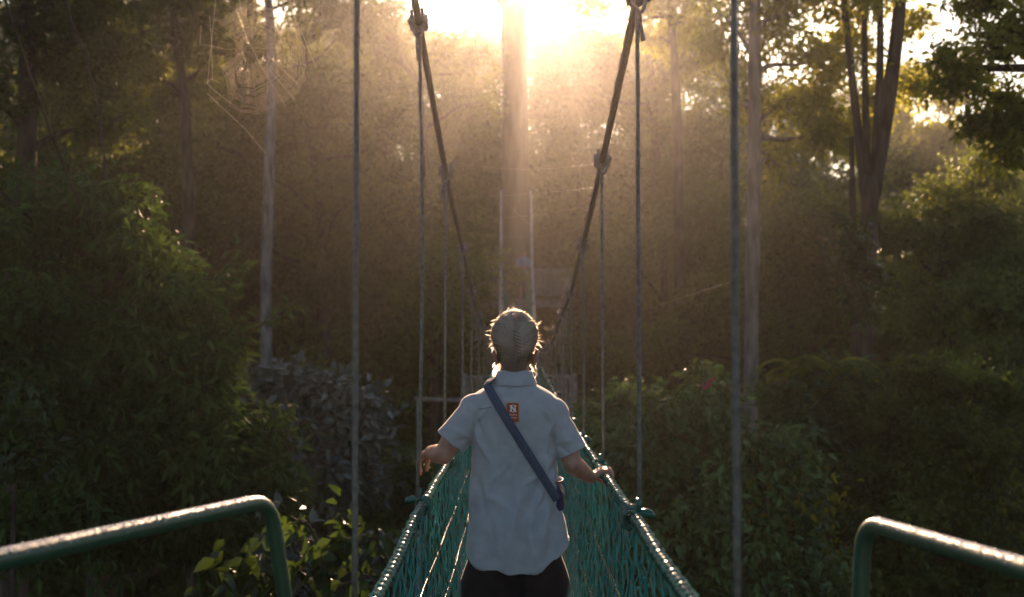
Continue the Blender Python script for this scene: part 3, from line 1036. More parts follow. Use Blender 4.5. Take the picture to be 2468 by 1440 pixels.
mid = W(-.003, -.01, 1.55)
lock = r3.normal(0, .24, 400); lockw = r3.normal(0, 1, 400)
for k in range(5200):
    s = 1 if k % 2 else -1
    z0 = r3.uniform(1.455, 1.652)
    ph0 = s * r3.uniform(1.0, 2.3) if z0 > 1.50 else s * r3.uniform(.85, 1.45)
    t = np.linspace(0, 1, 12)
    li = int((z0 - 1.45) / .0075) * 2 + (k % 2) + 60 * int(abs(ph0) * 4)
    li %= 400
    e = r3.uniform(.0, .10)
    phi = ph0 + (s * e - ph0) * t ** (.9)
    drop = max(0.0, (z0 - 1.47)) * r3.uniform(.15, .42)
    z = z0 + (.012 * np.sin(t * 3.1)) - drop * t ** 1.8
    z = np.clip(z, 1.425, 1.6565)
    off = (r3.uniform(-.008, .0022) + .0012 * lockw[li]) * np.sin(np.clip(t * 1.05, 0, 1) * math.pi) + .0004
    p = hair_pt(phi, z, 0) 
    nrm = unit(p - mid)
    p = p + nrm * off[:, None]
    shade = np.clip(r3.normal(.46, .10) + .16 * math.sin(z0 * 75 + s * 1.2) - .22 * (z0 < 1.48) + lock[li], 0.02, 1)
    ribbon(mb, p, nrm, r3.uniform(.0008, .0020), shade)
for k in range(420):                                  # nape, combed upwards
    phi0 = r3.uniform(-1.15, 1.15)
    t = np.linspace(0, 1, 8)
    p = hair_pt(phi0 * (1 - .55 * t), 1.418 + .07 * t + r3.uniform(0, .012), 0)
    nrm = unit(p - W(0, 0, 1.45))
    ribbon(mb, p + nrm * .0008, nrm, .0013, np.clip(r3.normal(.12, .07), 0, 1))


def wisp(p0, d, L, curl, r=.00030, tint=.95):
    t = np.linspace(0, 1, 6)[:, None]
    side = unit(np.cross(d, r3.normal(size=3)))
    p = p0 + d * L * t + side * curl * L * t ** 2 + np.array([0, 0, -.25 * L]) * t ** 2
    ribbon(mb, p, unit(np.array([r3.normal(0, .5), -1, r3.normal(0, .5)])), 2.2 * r, tint, 1)


for k in range(1900):
    if k % 3:
        z = 1.6565 - .115 * r3.random() ** 1.6; phi = (1 if k % 2 else -1) * r3.uniform(1.0, 2.6)
    else:
        z = r3.uniform(1.48, 1.6565); phi = r3.uniform(-math.pi, math.pi)
    p = hair_pt(phi, z); nrm = unit(p - W(0, -.01, 1.55))
    d = unit(nrm * .35 + unit(np.cross(nrm, r3.normal(size=3))) * .9)
    wisp(p - nrm * .003, d, r3.uniform(.006, .014) if k % 9 else r3.uniform(.012, .03), r3.uniform(.3, 1.2), .00028)
for k in range(3000):                                 # soft outer layer that the low sun shines through
    s = 1 if k % 2 else -1
    z0 = 1.47 + .18 * r3.random()
    t = np.linspace(0, 1, 9)
    phi = s * (r3.uniform(1.2, 2.6) - r3.uniform(.5, 1.3) * t)
    z = np.clip(z0 + r3.uniform(-.02, .03) * t - .015 * t ** 2, 1.45, 1.6562)
    p = hair_pt(phi, z); nrm = unit(p - W(-.003, -.01, 1.54))
    lift = r3.uniform(-.004, .0055)
    p = p + nrm * (lift * (.6 + .5 * np.sin(t * 3.1 + r3.uniform(0, 2))))[:, None]
    ribbon(mb, p, unit(np.array([r3.normal(0, .5), -1, r3.normal(0, .5)])), r3.uniform(.0005, .0009), .9, 1)
for s, nn in ((-1, 38), (1, 7)):                      # loose curls beside the neck
    for k in range(nn):
        p = W(s * r3.uniform(.058, .068), r3.uniform(.0, .03), r3.uniform(1.43, 1.475))
        t = np.linspace(0, 1, 14)[:, None]
        a = r3.uniform(0, 6.28); rc = r3.uniform(.003, .009); Lc = r3.uniform(.03, .075 if s < 0 else .06)
        tt = t[:, 0] * r3.uniform(4, 10) + a
        q_ = p + np.stack([rc * (np.cos(tt) - math.cos(a)) + s * .012 * t[:, 0], rc * (np.sin(tt) - math.sin(a)), -Lc * t[:, 0]], -1)
        ribbon(mb, q_, np.array([0, -1, .1]), .0009, .95, 1)
for s in (-1, 1):                                      # escaped tufts by the temples
    for k in range(14):
        p = hair_pt(s * r3.uniform(1.3, 1.9), r3.uniform(1.50, 1.56))
        wisp(p, unit(np.array([s * 1.0, .2, r3.uniform(-.8, .5)])), r3.uniform(.01, .03), r3.uniform(.3, 1.2))
hair = mb.build('hair', [M['hair'], M['wisp']], woman)
mb = MB()
for k in range(8):                                     # clip with slanting teeth
    z = 1.575 - k * .0125
    x = .004 + k * .0016
    p0 = hair_pt(np.arcsin((x - .010) / .09), z + .006, .006)
    p1 = hair_pt(np.arcsin((x + .014) / .09), z - .004, .006)
    pm = (p0 + p1) / 2 + np.array([0, -.004, 0])
    tube(mb, [p0 + [0, .006, 0], p0, pm, p1, p1 + [0, .006, 0]], [.0008, .0012, .0014, .0011, .0006], 6)
mb.build('hair_clip', [M['clip']], woman)

# ---- bag on its strap, hung across her back
bag = empty('shoulder_bag', W(.150, .03, .985), 'small navy pouch bag on a blue strap slung across the walking woman', 'bag')
mb = MB()
Wd = .032
A, B_ = np.array([-.102, 1.374]), np.array([.1635, .946])
dirx = unit(B_ - A); perp = np.array([-dirx[1], dirx[0]])
rows_ = []
for t in np.linspace(-.02, 1, 60):
    c = A + (B_ - A) * t
    row = []
    for u in np.linspace(-.5, .5, 7):
        q_ = c + perp * Wd * u
        p = on_back(q_[0], q_[1], .0035)
        row.append(p)
    rows_.append(row)
last = None
good = []
for row in rows_:
    ys_ = [p[1] for p in row if p is not None]
    if not ys_:
        continue
    good.append((row, min(ys_)))
ym = np.array([g_[1] for g_ in good])
ym = np.convolve(np.pad(ym, 7, mode='edge'), np.ones(15) / 15, 'valid') - .003
R0, R1 = [], []
for (row, _), yv, t in zip(good, ym, np.linspace(-.02, 1, 60)):
    c = A + (B_ - A) * t
    for k, u in enumerate(np.linspace(-.5, .5, 7)):
        q_ = c + perp * Wd * u
        yy = yv + .002 * math.cos(k * 1.05) - .004 - .016 * float(sm(.80, 1.0, t))
        R0.append([q_[0] + WX, yy - .001, q_[1] - 1.70])
m = len(good)
R0 = np.array(R0).reshape(m, 7, 3)
R1 = R0 + np.array([0, .0022, 0])
# over the shoulder and down the front
f_ = []
for (x, y, z) in ((-.094, -.055, 1.395), (-.092, -.02, 1.402), (-.085, .03, 1.392), (-.06, .085, 1.33), (-.01, .118, 1.20), (.06, .128, 1.10), (.12, .115, 1.03), (.155, .07, .995)):
    f_.append(W(x, y, z))
f_ = np.array(f_)
seg = np.concatenate([R0[0].mean(0)[None], f_])
tt = np.linspace(0, len(seg) - 1, 60)
seg = np.stack([np.interp(tt, np.arange(len(seg)), seg[:, c]) for c in range(3)], -1)
tg = unit(np.gradient(seg, axis=0)); nn_ = unit(seg - W(-.01, .0, 1.2)); sd_ = unit(np.cross(tg, nn_))
G = np.stack([seg + sd_ * Wd * u for u in np.linspace(-.5, .5, 7)], 1)
for grid, n_off in ((R0, R1), (G, G - nn_[:, None] * .0022)):
    rr = np.concatenate([grid, n_off[:, ::-1]], 1)
    loft(mb, rr)
mb.build('strap', [M['strap']], bag)
mb = MB()
rs = []
for z, a, b, dx in ((1.030, .012, .035, -.012), (1.022, .026, .058, -.010), (1.000, .034, .066, -.006), (.965, .038, .070, .0), (.930, .038, .070, .004), (.906, .034, .064, .006), (.896, .018, .05, .006)):
    cs, sn = np.cos(th), np.sin(th)
    rs.append(np.stack([.142 + dx + np.sign(cs) * np.abs(cs) ** .7 * a, .015 + np.sign(sn) * np.abs(sn) ** .7 * b, z + .10 * (np.sign(cs) * np.abs(cs) ** .7 * a)], -1) + WB)
loft(mb, rs)
v, nr, q, t = remesh(mb, .004, 3)
Lb = v - WB
v = v + nr * (.0025 * np.sin(Lb[:, 1] * 90 + Lb[:, 2] * 50) + .0015 * np.sin(Lb[:, 0] * 130 - Lb[:, 2] * 80))[:, None]
mb = MB(); mb.add(v, q, t)
mb.build('pouch', [M['bag']], bag)
mb = MB()
tube(mb, [W(.120, -.045, 1.016), W(.150, -.054, 1.016), W(.174, -.040, 1.018), W(.180, .01, 1.019), W(.170, .06, 1.017)], .0035, 8)
tube(mb, [W(.178, -.030, 1.016), W(.188, -.042, .992), W(.190, -.046, .960)], .0022, 6)
mb.build('flap_edge', [M['bag']], bag)

# ------------------------------------------------------------------ far platform round the big tree, its visitors, and the lower lookout
D0 = 32.3


def rail_bay(parent, p0, p1, h, name='railing', nb=14):
    p0, p1 = np.array(p0), np.array(p1)
    t = bpy.data.objects.new(name, None); link(t, parent); t.location = Vector(p0) - world_loc(parent)
    a = MB(); tube(a, [p0 + [0, 0, h], p1 + [0, 0, h]], .045, 8); tube(a, [p0 + [0, 0, .12], p1 + [0, 0, .12]], .03, 8)
    a.build('rail', [M['timber']], t)
    a = MB()
    for k in range(nb + 1):
        c = p0 + (p1 - p0) * k / nb
        box(a, c + np.array([0, .02, h / 2 + .05]), (.05, .03, h - .12))
    a.build('balusters', [M['timber']], t, smooth=False)
    for q_ in (p0, p1):
        a = MB(); box(a, q_ + np.array([0, 0, h / 2 + .03]), (.10, .10, h + .1))
        a.build('post', [M['timber']], t, smooth=False)
    return t


pl = empty('tree_platform', (0, 34, -.1), 'timber platform with railings round the thick trunk where the bridge ends', 'platform')
mb = MB()
for k in range(11):
    box(mb, (.28, D0 + .15 + k * .31, -.04), (3.25, .29, .06))
mb.build('deck_boards', [M['plank']], pl, smooth=False)
for y in (D0 + .05, D0 + 1.7, D0 + 3.3):
    mb = MB(); box(mb, (.28, y, -.19), (3.3, .12, .2)); mb.build('beam', [M['timber']], pl, smooth=False)
for a, b, nb in (((-1.12, D0, 0), (-.36, D0, 0), 7), ((.70, D0, 0), (1.86, D0, 0), 12), ((-1.28, D0 + .1, 0), (-1.28, D0 + 3.4, 0), 24),
                 ((1.88, D0 + .1, 0), (1.88, D0 + 3.4, 0), 24), ((-1.2, D0 + 3.45, 0), (1.8, D0 + 3.45, 0), 24)):
    rail_bay(pl, a, b, .92, nb=nb)
for x in (-1.25, 1.85):
    for y in (D0 + .1, D0 + 3.3):
        mb = MB(); box(mb, (x * .93, y, (GROUND - .4) / 2 - .1), (.16, .16, -GROUND - .2)); mb.build('pile', [M['timber']], pl, smooth=False)
for k in range(2):
    mb = MB(); box(mb, (.13, D0 - .42 + .28 * k, -.20 + .07 * k), (.62, .26, .05)); mb.build('step', [M['plank']], pl, smooth=False)


def visitor(px, d, hgt, label, shirt, legs, arms, face):
    """a person of a few pixels: a body grown over capsules, clothes over it"""
    x = (px - CX) * d / F
    o = empty('person', (x, d, 0), label, 'person')
    s = hgt / 1.72
    T = lambda *p: np.array([p[0] * face * s + x, -p[1] * s + d, p[2] * s])
    mb = MB()
    ellipsoid(mb, T(0, 0, 1.61), (.075 * s, .092 * s, .105 * s)); ellipsoid(mb, T(0, .09, 1.60), (.013 * s, .018 * s, .02 * s))
    ellipsoid(mb, T(0, .05, 1.54), (.05 * s, .05 * s, .055 * s))
    capsule(mb, T(0, -.01, 1.38), T(0, 0, 1.56), .055 * s, .052 * s)
    ellipsoid(mb, T(0, 0, 1.22), (.16 * s, .10 * s, .22 * s)); ellipsoid(mb, T(0, 0, .98), (.15 * s, .11 * s, .14 * s))
    for q_ in (-1, 1):
        capsule(mb, T(q_ * .085, 0, .92), T(q_ * .10, .01, .48), .08 * s, .055 * s); capsule(mb, T(q_ * .10, .01, .48), T(q_ * .10, -.01, .08), .052 * s, .037 * s)
        capsule(mb, T(q_ * .10, -.03, .045), T(q_ * .115, .14, .035), .038 * s, .03 * s)
        sh, el, wr, ha = arms[0 if q_ < 0 else 1]
        capsule(mb, T(*sh), T(*el), .047 * s, .038 * s); capsule(mb, T(*el), T(*wr), .037 * s, .026 * s); capsule(mb, T(*wr), T(*ha), .028 * s, .03 * s)
        for f in range(4):
            h_ = np.array(ha); dr = unit(h_ - np.array(wr))
            capsule(mb, T(*(h_ + [0, 0, .012 * (f - 1.5)])), T(*(h_ + dr * (.06 + .008 * (f % 3)) + [0, 0, .014 * (f - 1.5)])), .009 * s, .007 * s)
    v, nr, q, t = remesh(mb, .009, 3); mb = MB(); mb.add(v, q, t); mb.build('body', [M['skin']], o)
    mb = MB()
    capsule(mb, T(0, 0, 1.36), T(0, 0, .95), .15 * s, .15 * s); ellipsoid(mb, T(0, 0, 1.33), (.195 * s, .115 * s, .12 * s)); ellipsoid(mb, T(0, 0, 1.05), (.18 * s, .135 * s, .2 * s))
    for q_ in (-1, 1):
        sh, el, wr, ha = arms[0 if q_ < 0 else 1]
        m_ = np.array(sh) + (np.array(el) - np.array(sh)) * .72
        capsule(mb, T(*sh), T(*m_), .068 * s, .064 * s)
    v, nr, q, t = remesh(mb, .012, 4); mb = MB(); mb.add(v, q, t); mb.build('shirt', [M[shirt]], o)
    mb = MB()
    ellipsoid(mb, T(0, 0, .90), (.175 * s, .135 * s, .12 * s))
    for q_ in (-1, 1):
        capsule(mb, T(q_ * .085, 0, .90), T(q_ * .10, .01, .50), .098 * s, .085 * s)
        if legs == 'trousers':
            capsule(mb, T(q_ * .10, .01, .50), T(q_ * .10, -.01, .10), .085 * s, .065 * s)
    v, nr, q, t = remesh(mb, .012, 4); mb = MB(); mb.add(v, q, t); mb.build('trousers' if legs == 'trousers' else 'shorts', [M[legs]], o)
    mb = MB(); ellipsoid(mb, T(0, -.018, 1.645), (.083 * s, .098 * s, .088 * s)); mb.build('hair', [M['hair_dark']], o)
    return o


visitor(1262, 32.9, 1.60, 'distant visitor in light blue tee with folded forearms, before the thick trunk', 'tee', 'shorts',
        (((-.18, 0, 1.36), (-.25, .06, 1.10), (-.03, .20, 1.13), (.04, .20, 1.16)), ((.18, 0, 1.36), (.24, .06, 1.09), (.03, .22, 1.05), (-.05, .22, 1.04))), -1)
visitor(1193, 33.1, 1.57, 'visitor in a yellow-green shirt raising one arm behind the platform railing', 'lime_shirt', 'trousers',
        (((-.18, 0, 1.36), (-.24, .02, 1.10), (-.22, .14, .96), (-.2, .2, .95)), ((.18, 0, 1.36), (.30, .10, 1.22), (.22, .22, 1.36), (.17, .25, 1.42))), -1)

lo = empty('lookout_railing', P(1250, 985, 23), 'pale timber railing of a lower lookout, seen low beyond the bridge hangers', 'railing')
a = P(1118, 985, 23); b = P(1385, 985, 23)
rail_bay(lo, a, b, .72, nb=26)
mb = MB(); box(mb, (a + b) / 2 + np.array([0, .8, -.05]), (b[0] - a[0] + .2, 1.7, .08)); mb.build('deck_boards', [M['timber']], lo, smooth=False)
for q_ in (a, b):
    mb = MB(); box(mb, [q_[0], q_[1] + .1, (GROUND + q_[2]) / 2], (.14, .14, q_[2] - GROUND - .1)); mb.build('pile', [M['timber']], lo, smooth=False)
a = P(1010, 962, 20); b = P(1112, 966, 20.5)
lo = empty('walkway_rail', (a + b) / 2, 'single weathered timber rail on two posts, low down beside the bridge hangers', 'railing')
mb = MB(); tube(mb, [a - (b - a) * .1, b + (b - a) * .3], .04, 8); mb.build('rail', [M['timber']], lo)
for q_ in (a, b):
    mb = MB(); tube(mb, [q_ + [0, .05, .05], [q_[0], q_[1] + .05, GROUND - .2]], .05, 8); mb.build('post', [M['timber']], lo)

# ------------------------------------------------------------------ forest
def leaf_mesh(mb, c, d, nrm, L, Wd, tint, hi=False, mat=0):
    """many leaves at once: base points, directions, face normals, lengths, widths"""
    d = unit(d); s = unit(np.cross(d, nrm)); n_ = np.cross(s, d)
    L = L[:, None]; Wd = Wd[:, None]
    k = len(c)
    if hi:
        base = c; a1 = c + d * L * .38; tip = c + d * L - n_ * L * .22
        v = np.stack([base, a1 - s * Wd * .5 + n_ * Wd * .16, a1 - n_ * L * .02, a1 + s * Wd * .5 + n_ * Wd * .16,
                      c + d * L * .74 - s * Wd * .33 - n_ * L * .07 + n_ * Wd * .1, c + d * L * .74 - n_ * L * .10, c + d * L * .74 + s * Wd * .33 - n_ * L * .07 + n_ * Wd * .1, tip], 1).reshape(-1, 3)
        o = np.arange(k)[:, None] * 8
        t = np.concatenate([o + np.array([x]) for x in ([0, 2, 1], [0, 3, 2], [4, 5, 7], [5, 6, 7])])
        q = np.concatenate([o + np.array([x]) for x in ([1, 2, 5, 4], [2, 3, 6, 5])])
        mb.add(v, q, t, mat, np.repeat(tint, 8))
    else:
        v = np.stack([c, c + d * L * .42 - s * Wd * .5 + n_ * Wd * .12, c + d * L * .42 + s * Wd * .5 + n_ * Wd * .12, c + d * L - n_ * L * .12], 1).reshape(-1, 3)
        o = np.arange(k)[:, None] * 4
        mb.add(v, None, np.concatenate([o + np.array([[0, 2, 1]]), o + np.array([[1, 2, 3]])]), mat, np.repeat(tint, 4))


def sub_lobes(lobes, rng, n=7, size=(.24, .44)):
    """clumps near the surface of each big lobe"""
    out = []
    for (c, r) in lobes:
        c = np.array(c, float); r = np.array(r, float)
        dirs = unit(rng.normal(size=(n + 4, 3)) * [1, 1, .8] + [0, -.15, .12])
        for d in dirs:
            f = rng.uniform(*size)
            out.append((c + d * r * rng.uniform(.45, .98), r * f))
        out.append((c, r * .42))
    return out


def foliage(mb, lobes, n, leaf, wid, seed, per=9, droop=.45, hi=False, spread=1.6, shell=.55, mat=0, tlo=0.0, thi=1.0):
    rng = np.random.default_rng(seed)
    C = np.array([l[0] for l in lobes]); Rr = np.array([l[1] for l in lobes])
    w = Rr.prod(1) ** (2 / 3); w /= w.sum()
    nc = max(1, n // per)
    k = rng.choice(len(lobes), nc, p=w)
    d = unit(rng.normal(size=(nc, 3)))
    rad = shell + (1.08 - shell) * rng.random(nc) ** .8
    cc = C[k] + d * Rr[k] * rad[:, None]
    tw = unit(d * .9 + rng.normal(0, .55, (nc, 3)) + [0, 0, .15])
    lt = rng.normal(0, .27, len(lobes))
    ct = np.clip(.45 + .18 * rng.normal(size=nc) + lt[k], 0, 1)
    u = np.tile(np.linspace(-.5, 1, per), nc)
    K = np.repeat(np.arange(nc), per)
    side = rng.normal(size=(len(K), 3))
    twk = tw[K]
    base = cc[K] + twk * (u * leaf * spread)[:, None] + side * leaf * .16
    dirs = unit(twk * .55 + unit(side) * .85 + [0, 0, -droop])
    cn = unit(d * .7 + rng.normal(0, .45, (nc, 3)) + [0, 0, .75])
    nrm = unit(cn[K] + rng.normal(0, .5, (len(K), 3)))
    tint = np.clip(tlo + (thi - tlo) * (ct[K] + rng.normal(0, .13, len(K))), 0, 1)
    sc = rng.uniform(.65, 1.15, len(K))
    leaf_mesh(mb, base, dirs, nrm, leaf * sc, wid * sc, tint, hi, mat)


def limb(mb, a, b, r0, r1, rng, wig=.06, n=9, sag=0.0, sides=8):
    a, b = np.array(a, float), np.array(b, float)
    t = np.linspace(0, 1, n)
    L = np.linalg.norm(b - a)
    p = a + (b - a) * t[:, None]
    off = rng.normal(0, 1, (3, 3)) * wig * L * .5
    for k in range(3):
        p += np.outer(np.sin(t * math.pi * (k + 1)) / (k + 1), off[k])
    p[:, 2] += sag * L * np.sin(t * math.pi)
    tube(mb, p, r0 + (r1 - r0) * t, sides)
    return p


def px_lobe(px, py, d, rx, ry=None, rd=None):
    """an ellipsoid given by its place and size in the photograph and its distance"""
    ry = ry or rx
    a = rx * d / F
    return (P(px, py, d), np.array([a, (rd if rd else a), ry * d / F]))


def plant(name, label, cat, trunk, r0, r1, lobes, n, leaf, wid, lmat, bmat='bark_brown', seed=1, group=None, nsub=6, limbs=True, hi=False, extra=None, shade=(), sub=(.24, .44), **kw):
    """one tree or shrub in world coordinates: trunk (list of points from the ground up), limbs into the crown lobes, leaves"""
    rng = np.random.default_rng(seed)
    trunk = np.array(trunk, float)
    if trunk[0, 1] > 13.2 or name == 'forest_tree':   # open crowns that let the low sun through
        n = int(n * .6); leaf *= 1.02; wid *= 1.05
    t = empty(name, trunk[0], label, cat, group)
    mb = MB()
    tt = np.linspace(0, len(trunk) - 1, max(12, len(trunk) * 6))
    fine = np.stack([np.interp(tt, np.arange(len(trunk)), trunk[:, c]) for c in range(3)], -1)
    kk = np.ones(5) / 5
    if len(fine) > 8:
        for c in range(3):
            fine[2:-2, c] = np.convolve(fine[:, c], kk, 'valid')
    u = np.linspace(0, 1, len(fine))
    rad = r0 + (r1 - r0) * u
    rad = rad * (1 + .04 * np.sin(u * 37 + seed) + .03 * np.sin(u * 91))
    rad[0] *= 1.5
    tube(mb, fine, rad, 14)
    sl_ = sub_lobes(lobes, rng, nsub, sub)
    if limbs:
        for (c, r) in lobes:
            i0 = int(np.argmin(np.abs(fine[:, 2] - (c[2] - r[2] * .9)))) if len(fine) > 2 else 0
            i0 = max(int(len(fine) * .25), min(i0, len(fine) - 1))
            limb(mb, fine[i0], c, max(.02, rad[i0] * .5), max(.008, rad[i0] * .16), rng, .10)
        for m, (c, r) in enumerate(sl_):
            big = lobes[m // (nsub + 5)][0]
            limb(mb, big, c, max(.008, r1 * .22), .004, rng, .12, n=6, sides=5)
        for (c, r) in shade:
            limb(mb, fine[-1], c, max(.02, r1 * .5) if np.linalg.norm(c) > 20 else .016, .010, rng, .08, sides=6)
    mb.build('trunk', [M[bmat]], t)
    mb = MB()
    foliage(mb, sl_, n, leaf, wid, seed + 100, hi=hi, **kw)
    if shade:  # foliage added out of frame to block light, merged into the crown
        ls = .22 if np.linalg.norm(shade[0][0]) < 20 else .34
        area = sum(4 * r[0] * max(r[2], r[1]) for c, r in shade)
        foliage(mb, sub_lobes(shade, rng, 8), int(area * 3.2 / (ls * ls * .27)), ls, ls * .5, seed + 200)
    mb.build('crown', [M[lmat]], t, smooth=False)
    if extra:
        extra(t)
    return t


def gp(px, d, dz=0.0):
    p = P(px, 720, d); p[2] = GROUND - .3 + dz
    return p


ADDED_SHADE_L = [(np.array(c), np.array(r)) for c, r in (((-5.5, 11, 6.5), (2.4, 2.6, 1.1)), ((-4.2, 6.5, 6.0), (2.0, 2.4, .9)), ((-7, 7, 5.2), (2.2, 2.4, 1.0)))]  # overhead foliage added out of frame to cut skylight on the front leaves
ADDED_SHADE_R = [(np.array(c), np.array(r)) for c, r in (((5.8, 11, 5.9), (2.0, 2.2, .9)), ((4.6, 7, 5.4), (1.9, 2.2, .8)), ((7, 8, 4.9), (1.9, 2.2, .9)))]  # likewise added unseen, to darken the bushes on this side

# --- the big tree that carries the far platform
rng = np.random.default_rng(77)
t = empty('platform_tree', gp(1243, 34.4), 'thick straight trunk rising through the far platform in the middle of the glare', 'tree')
mb = MB()
pts = [gp(1246, 34.4), P(1245, 900, 34.4), P(1243, 500, 34.4), P(1242, 250, 34.4), P(1238, 40, 34.4), P(1237, -4, 34.4)]
tt = np.linspace(0, 5, 50); pts = np.array(pts)
fine = np.stack([np.interp(tt, np.arange(6), pts[:, c]) for c in range(3)], -1)
u = np.linspace(0, 1, 50)
tube(mb, fine, (.56 + (.435 - .56) * np.clip(u * 1.6, 0, 1)) * (1 + .015 * np.sin(u * 60)), 24)
limb(mb, fine[-1] - [0, 0, .35], P(1120, -130, 35), .36, .2, rng, .03, sides=14)  # unseen fork, shaped leftward so sunlight passes beside the trunk
limb(mb, P(1122, -126, 35), P(1080, -380, 35), .2, .1, rng, .05, sides=12)
limb(mb, fine[-1] - [0, 0, .35], P(1160, -160, 32), .27, .15, rng, .03, sides=14)
mb.build('trunk', [M['bark_big']], t)
mb = MB()
foliage(mb, sub_lobes([px_lobe(1100, -360, 35, 120, 90), px_lobe(1010, -300, 33, 110, 80)], rng, 6), 6000, .22, .10, 5)
mb.build('crown', [M['leaf_olive']], t, smooth=False)

# --- slender trunks
plant('slender_tree', 'slender tree with a pale whitish trunk behind the cobweb', 'tree',
      [gp(640, 19), P(642, 950, 19), P(640, 720, 19), P(648, 420, 19), P(655, 220, 19), P(652, 60, 19), P(632, -160, 19)], .125, .075,
      [px_lobe(560, -70, 19, 130, 90), px_lobe(700, -110, 19.5, 120, 90), px_lobe(620, -220, 19, 150, 90), px_lobe(800, -150, 20, 100, 80)],
      14000, .16, .07, 'leaf_olive', 'bark_pale', 3)
plant('dark_trunk_tree', 'dark knobbly trunk among brown leaves, next to the tree with the pale trunk', 'tree',
      [gp(462, 22), P(460, 700, 22), P(452, 420, 22), P(446, 240, 22), P(425, 90, 22), P(405, -80, 22)], .15, .085,
      [px_lobe(420, 60, 22, 150, 110), px_lobe(300, 170, 22.5, 130, 100), px_lobe(520, 130, 23, 110, 90), px_lobe(380, -120, 22, 220, 130), px_lobe(250, 20, 22, 120, 100)],
      26000, .15, .07, 'leaf_olive', 'bark_brown', 4)
plant('corner_tree', 'dark tree with a dense drooping crown filling the upper corner beside the sky gap', 'tree',
      [gp(20, 14.5), P(40, 700, 14.5), P(70, 300, 14.5), P(60, -60, 14.5)], .2, .1,
      [px_lobe(60, 60, 14.5, 170, 130), px_lobe(240, 90, 15, 150, 120), px_lobe(-20, 220, 14, 90, 110), px_lobe(180, -120, 15, 260, 130), px_lobe(240, 300, 15.5, 90, 80), px_lobe(-30, 420, 14.5, 80, 90)],
      26000, .13, .06, 'leaf_dark', 'bark_brown', 6)
plant('brown_leaved_tree', 'brownish tree with a thin leaning trunk under the corner crown', 'tree',
      [gp(225, 25), P(220, 700, 25), P(212, 400, 25), P(205, 200, 25), P(190, 20, 25)], .15, .09,
      [px_lobe(200, 380, 25, 190, 120), px_lobe(90, 480, 25, 120, 90), px_lobe(340, 430, 25, 130, 120), px_lobe(200, 200, 25.5, 190, 110), px_lobe(420, 540, 26, 120, 100), px_lobe(150, 620, 25, 200, 120)],
      30000, .17, .08, 'leaf_olive', 'bark_brown', 7)
plant('leaning_twig_tree', 'tree with bare leaning stems just past the pale trunk', 'tree',
      [gp(800, 27), P(790, 700, 27), P(770, 500, 27), P(745, 300, 27), P(735, 100, 27)], .13, .07,
      [px_lobe(760, 330, 27, 150, 130), px_lobe(640, 420, 27.5, 120, 110), px_lobe(830, 480, 27, 120, 130), px_lobe(720, 160, 28, 150, 110), px_lobe(860, 60, 26, 70, 80), px_lobe(800, 20, 26, 90, 90), px_lobe(820, 240, 26, 100, 90), px_lobe(930, 330, 27, 80, 90), px_lobe(820, 660, 27, 150, 120), px_lobe(600, 250, 28, 120, 110), px_lobe(580, 560, 27, 120, 120)],
      46000, .18, .08, 'leaf_olive', 'bark_brown', 8, shade=[px_lobe(a, b, 28, 95, 90) for a, b in ((800, -90), (940, -120), (1060, -150), (860, -230), (1000, -270), (1110, -250), (740, -200))])  # shade lobes added above the frame to narrow the sunlit gap
plant('tall_hedge_tree', 'tall dim tree standing over the pale trunk and out of the frame', 'tree',
      [gp(600, 33), P(600, 500, 33), P(610, -200, 33)], .3, .15,
      [px_lobe(560, 60, 33, 160, 130), px_lobe(760, -40, 33, 130, 120), px_lobe(500, -180, 33, 220, 150), px_lobe(700, -220, 34, 160, 130), px_lobe(400, 250, 33, 160, 140), px_lobe(700, 250, 33, 110, 130)],
      32000, .26, .12, 'leaf_olive', 'bark_brown', 9)
plant('hazy_bright_tree', 'glowing hazy tree with sparkling leaves between the cables and the thick trunk', 'tree',
      [gp(1040, 31), P(1040, 700, 31), P(1030, 420, 31), P(1010, 200, 31)], .2, .08,
      [px_lobe(1040, 560, 31, 130, 110), px_lobe(960, 430, 31, 110, 120), px_lobe(1050, 150, 31, 80, 75), px_lobe(960, 120, 31.5, 80, 70), px_lobe(1130, 250, 32, 70, 80), px_lobe(1160, 140, 31, 45, 55), px_lobe(890, 90, 31, 60, 60), px_lobe(940, 30, 31, 60, 60), px_lobe(860, 0, 30, 60, 60), px_lobe(1100, 660, 31, 90, 90), px_lobe(950, 640, 31, 120, 110), px_lobe(1000, 280, 32, 100, 90), px_lobe(1110, 480, 32, 80, 100), px_lobe(900, 230, 32, 90, 100)],
      44000, .17, .08, 'leaf_olive', 'bark_brown', 10, sub=(.35, .6))
plant('glare_tree', 'pale washed-out tree in the glare just beside the thick trunk, under the sun', 'tree',
      [gp(1120, 46), P(1110, 600, 46), P(1090, 120, 46)], .3, .1,
      [px_lobe(1130, 330, 46, 110, 120), px_lobe(1040, 200, 46, 110, 90), px_lobe(1160, 190, 47, 80, 70), px_lobe(930, 110, 47, 110, 80), px_lobe(1090, 130, 48, 90, 50), px_lobe(1180, 470, 46, 70, 100), px_lobe(1320, 140, 47, 60, 60), px_lobe(1300, 260, 47, 50, 70), px_lobe(1440, 270, 47, 60, 60), px_lobe(1400, 100, 48, 60, 40)],
      34000, .30, .15, 'leaf_olive', 'bark_brown', 12, sub=(.35, .6))
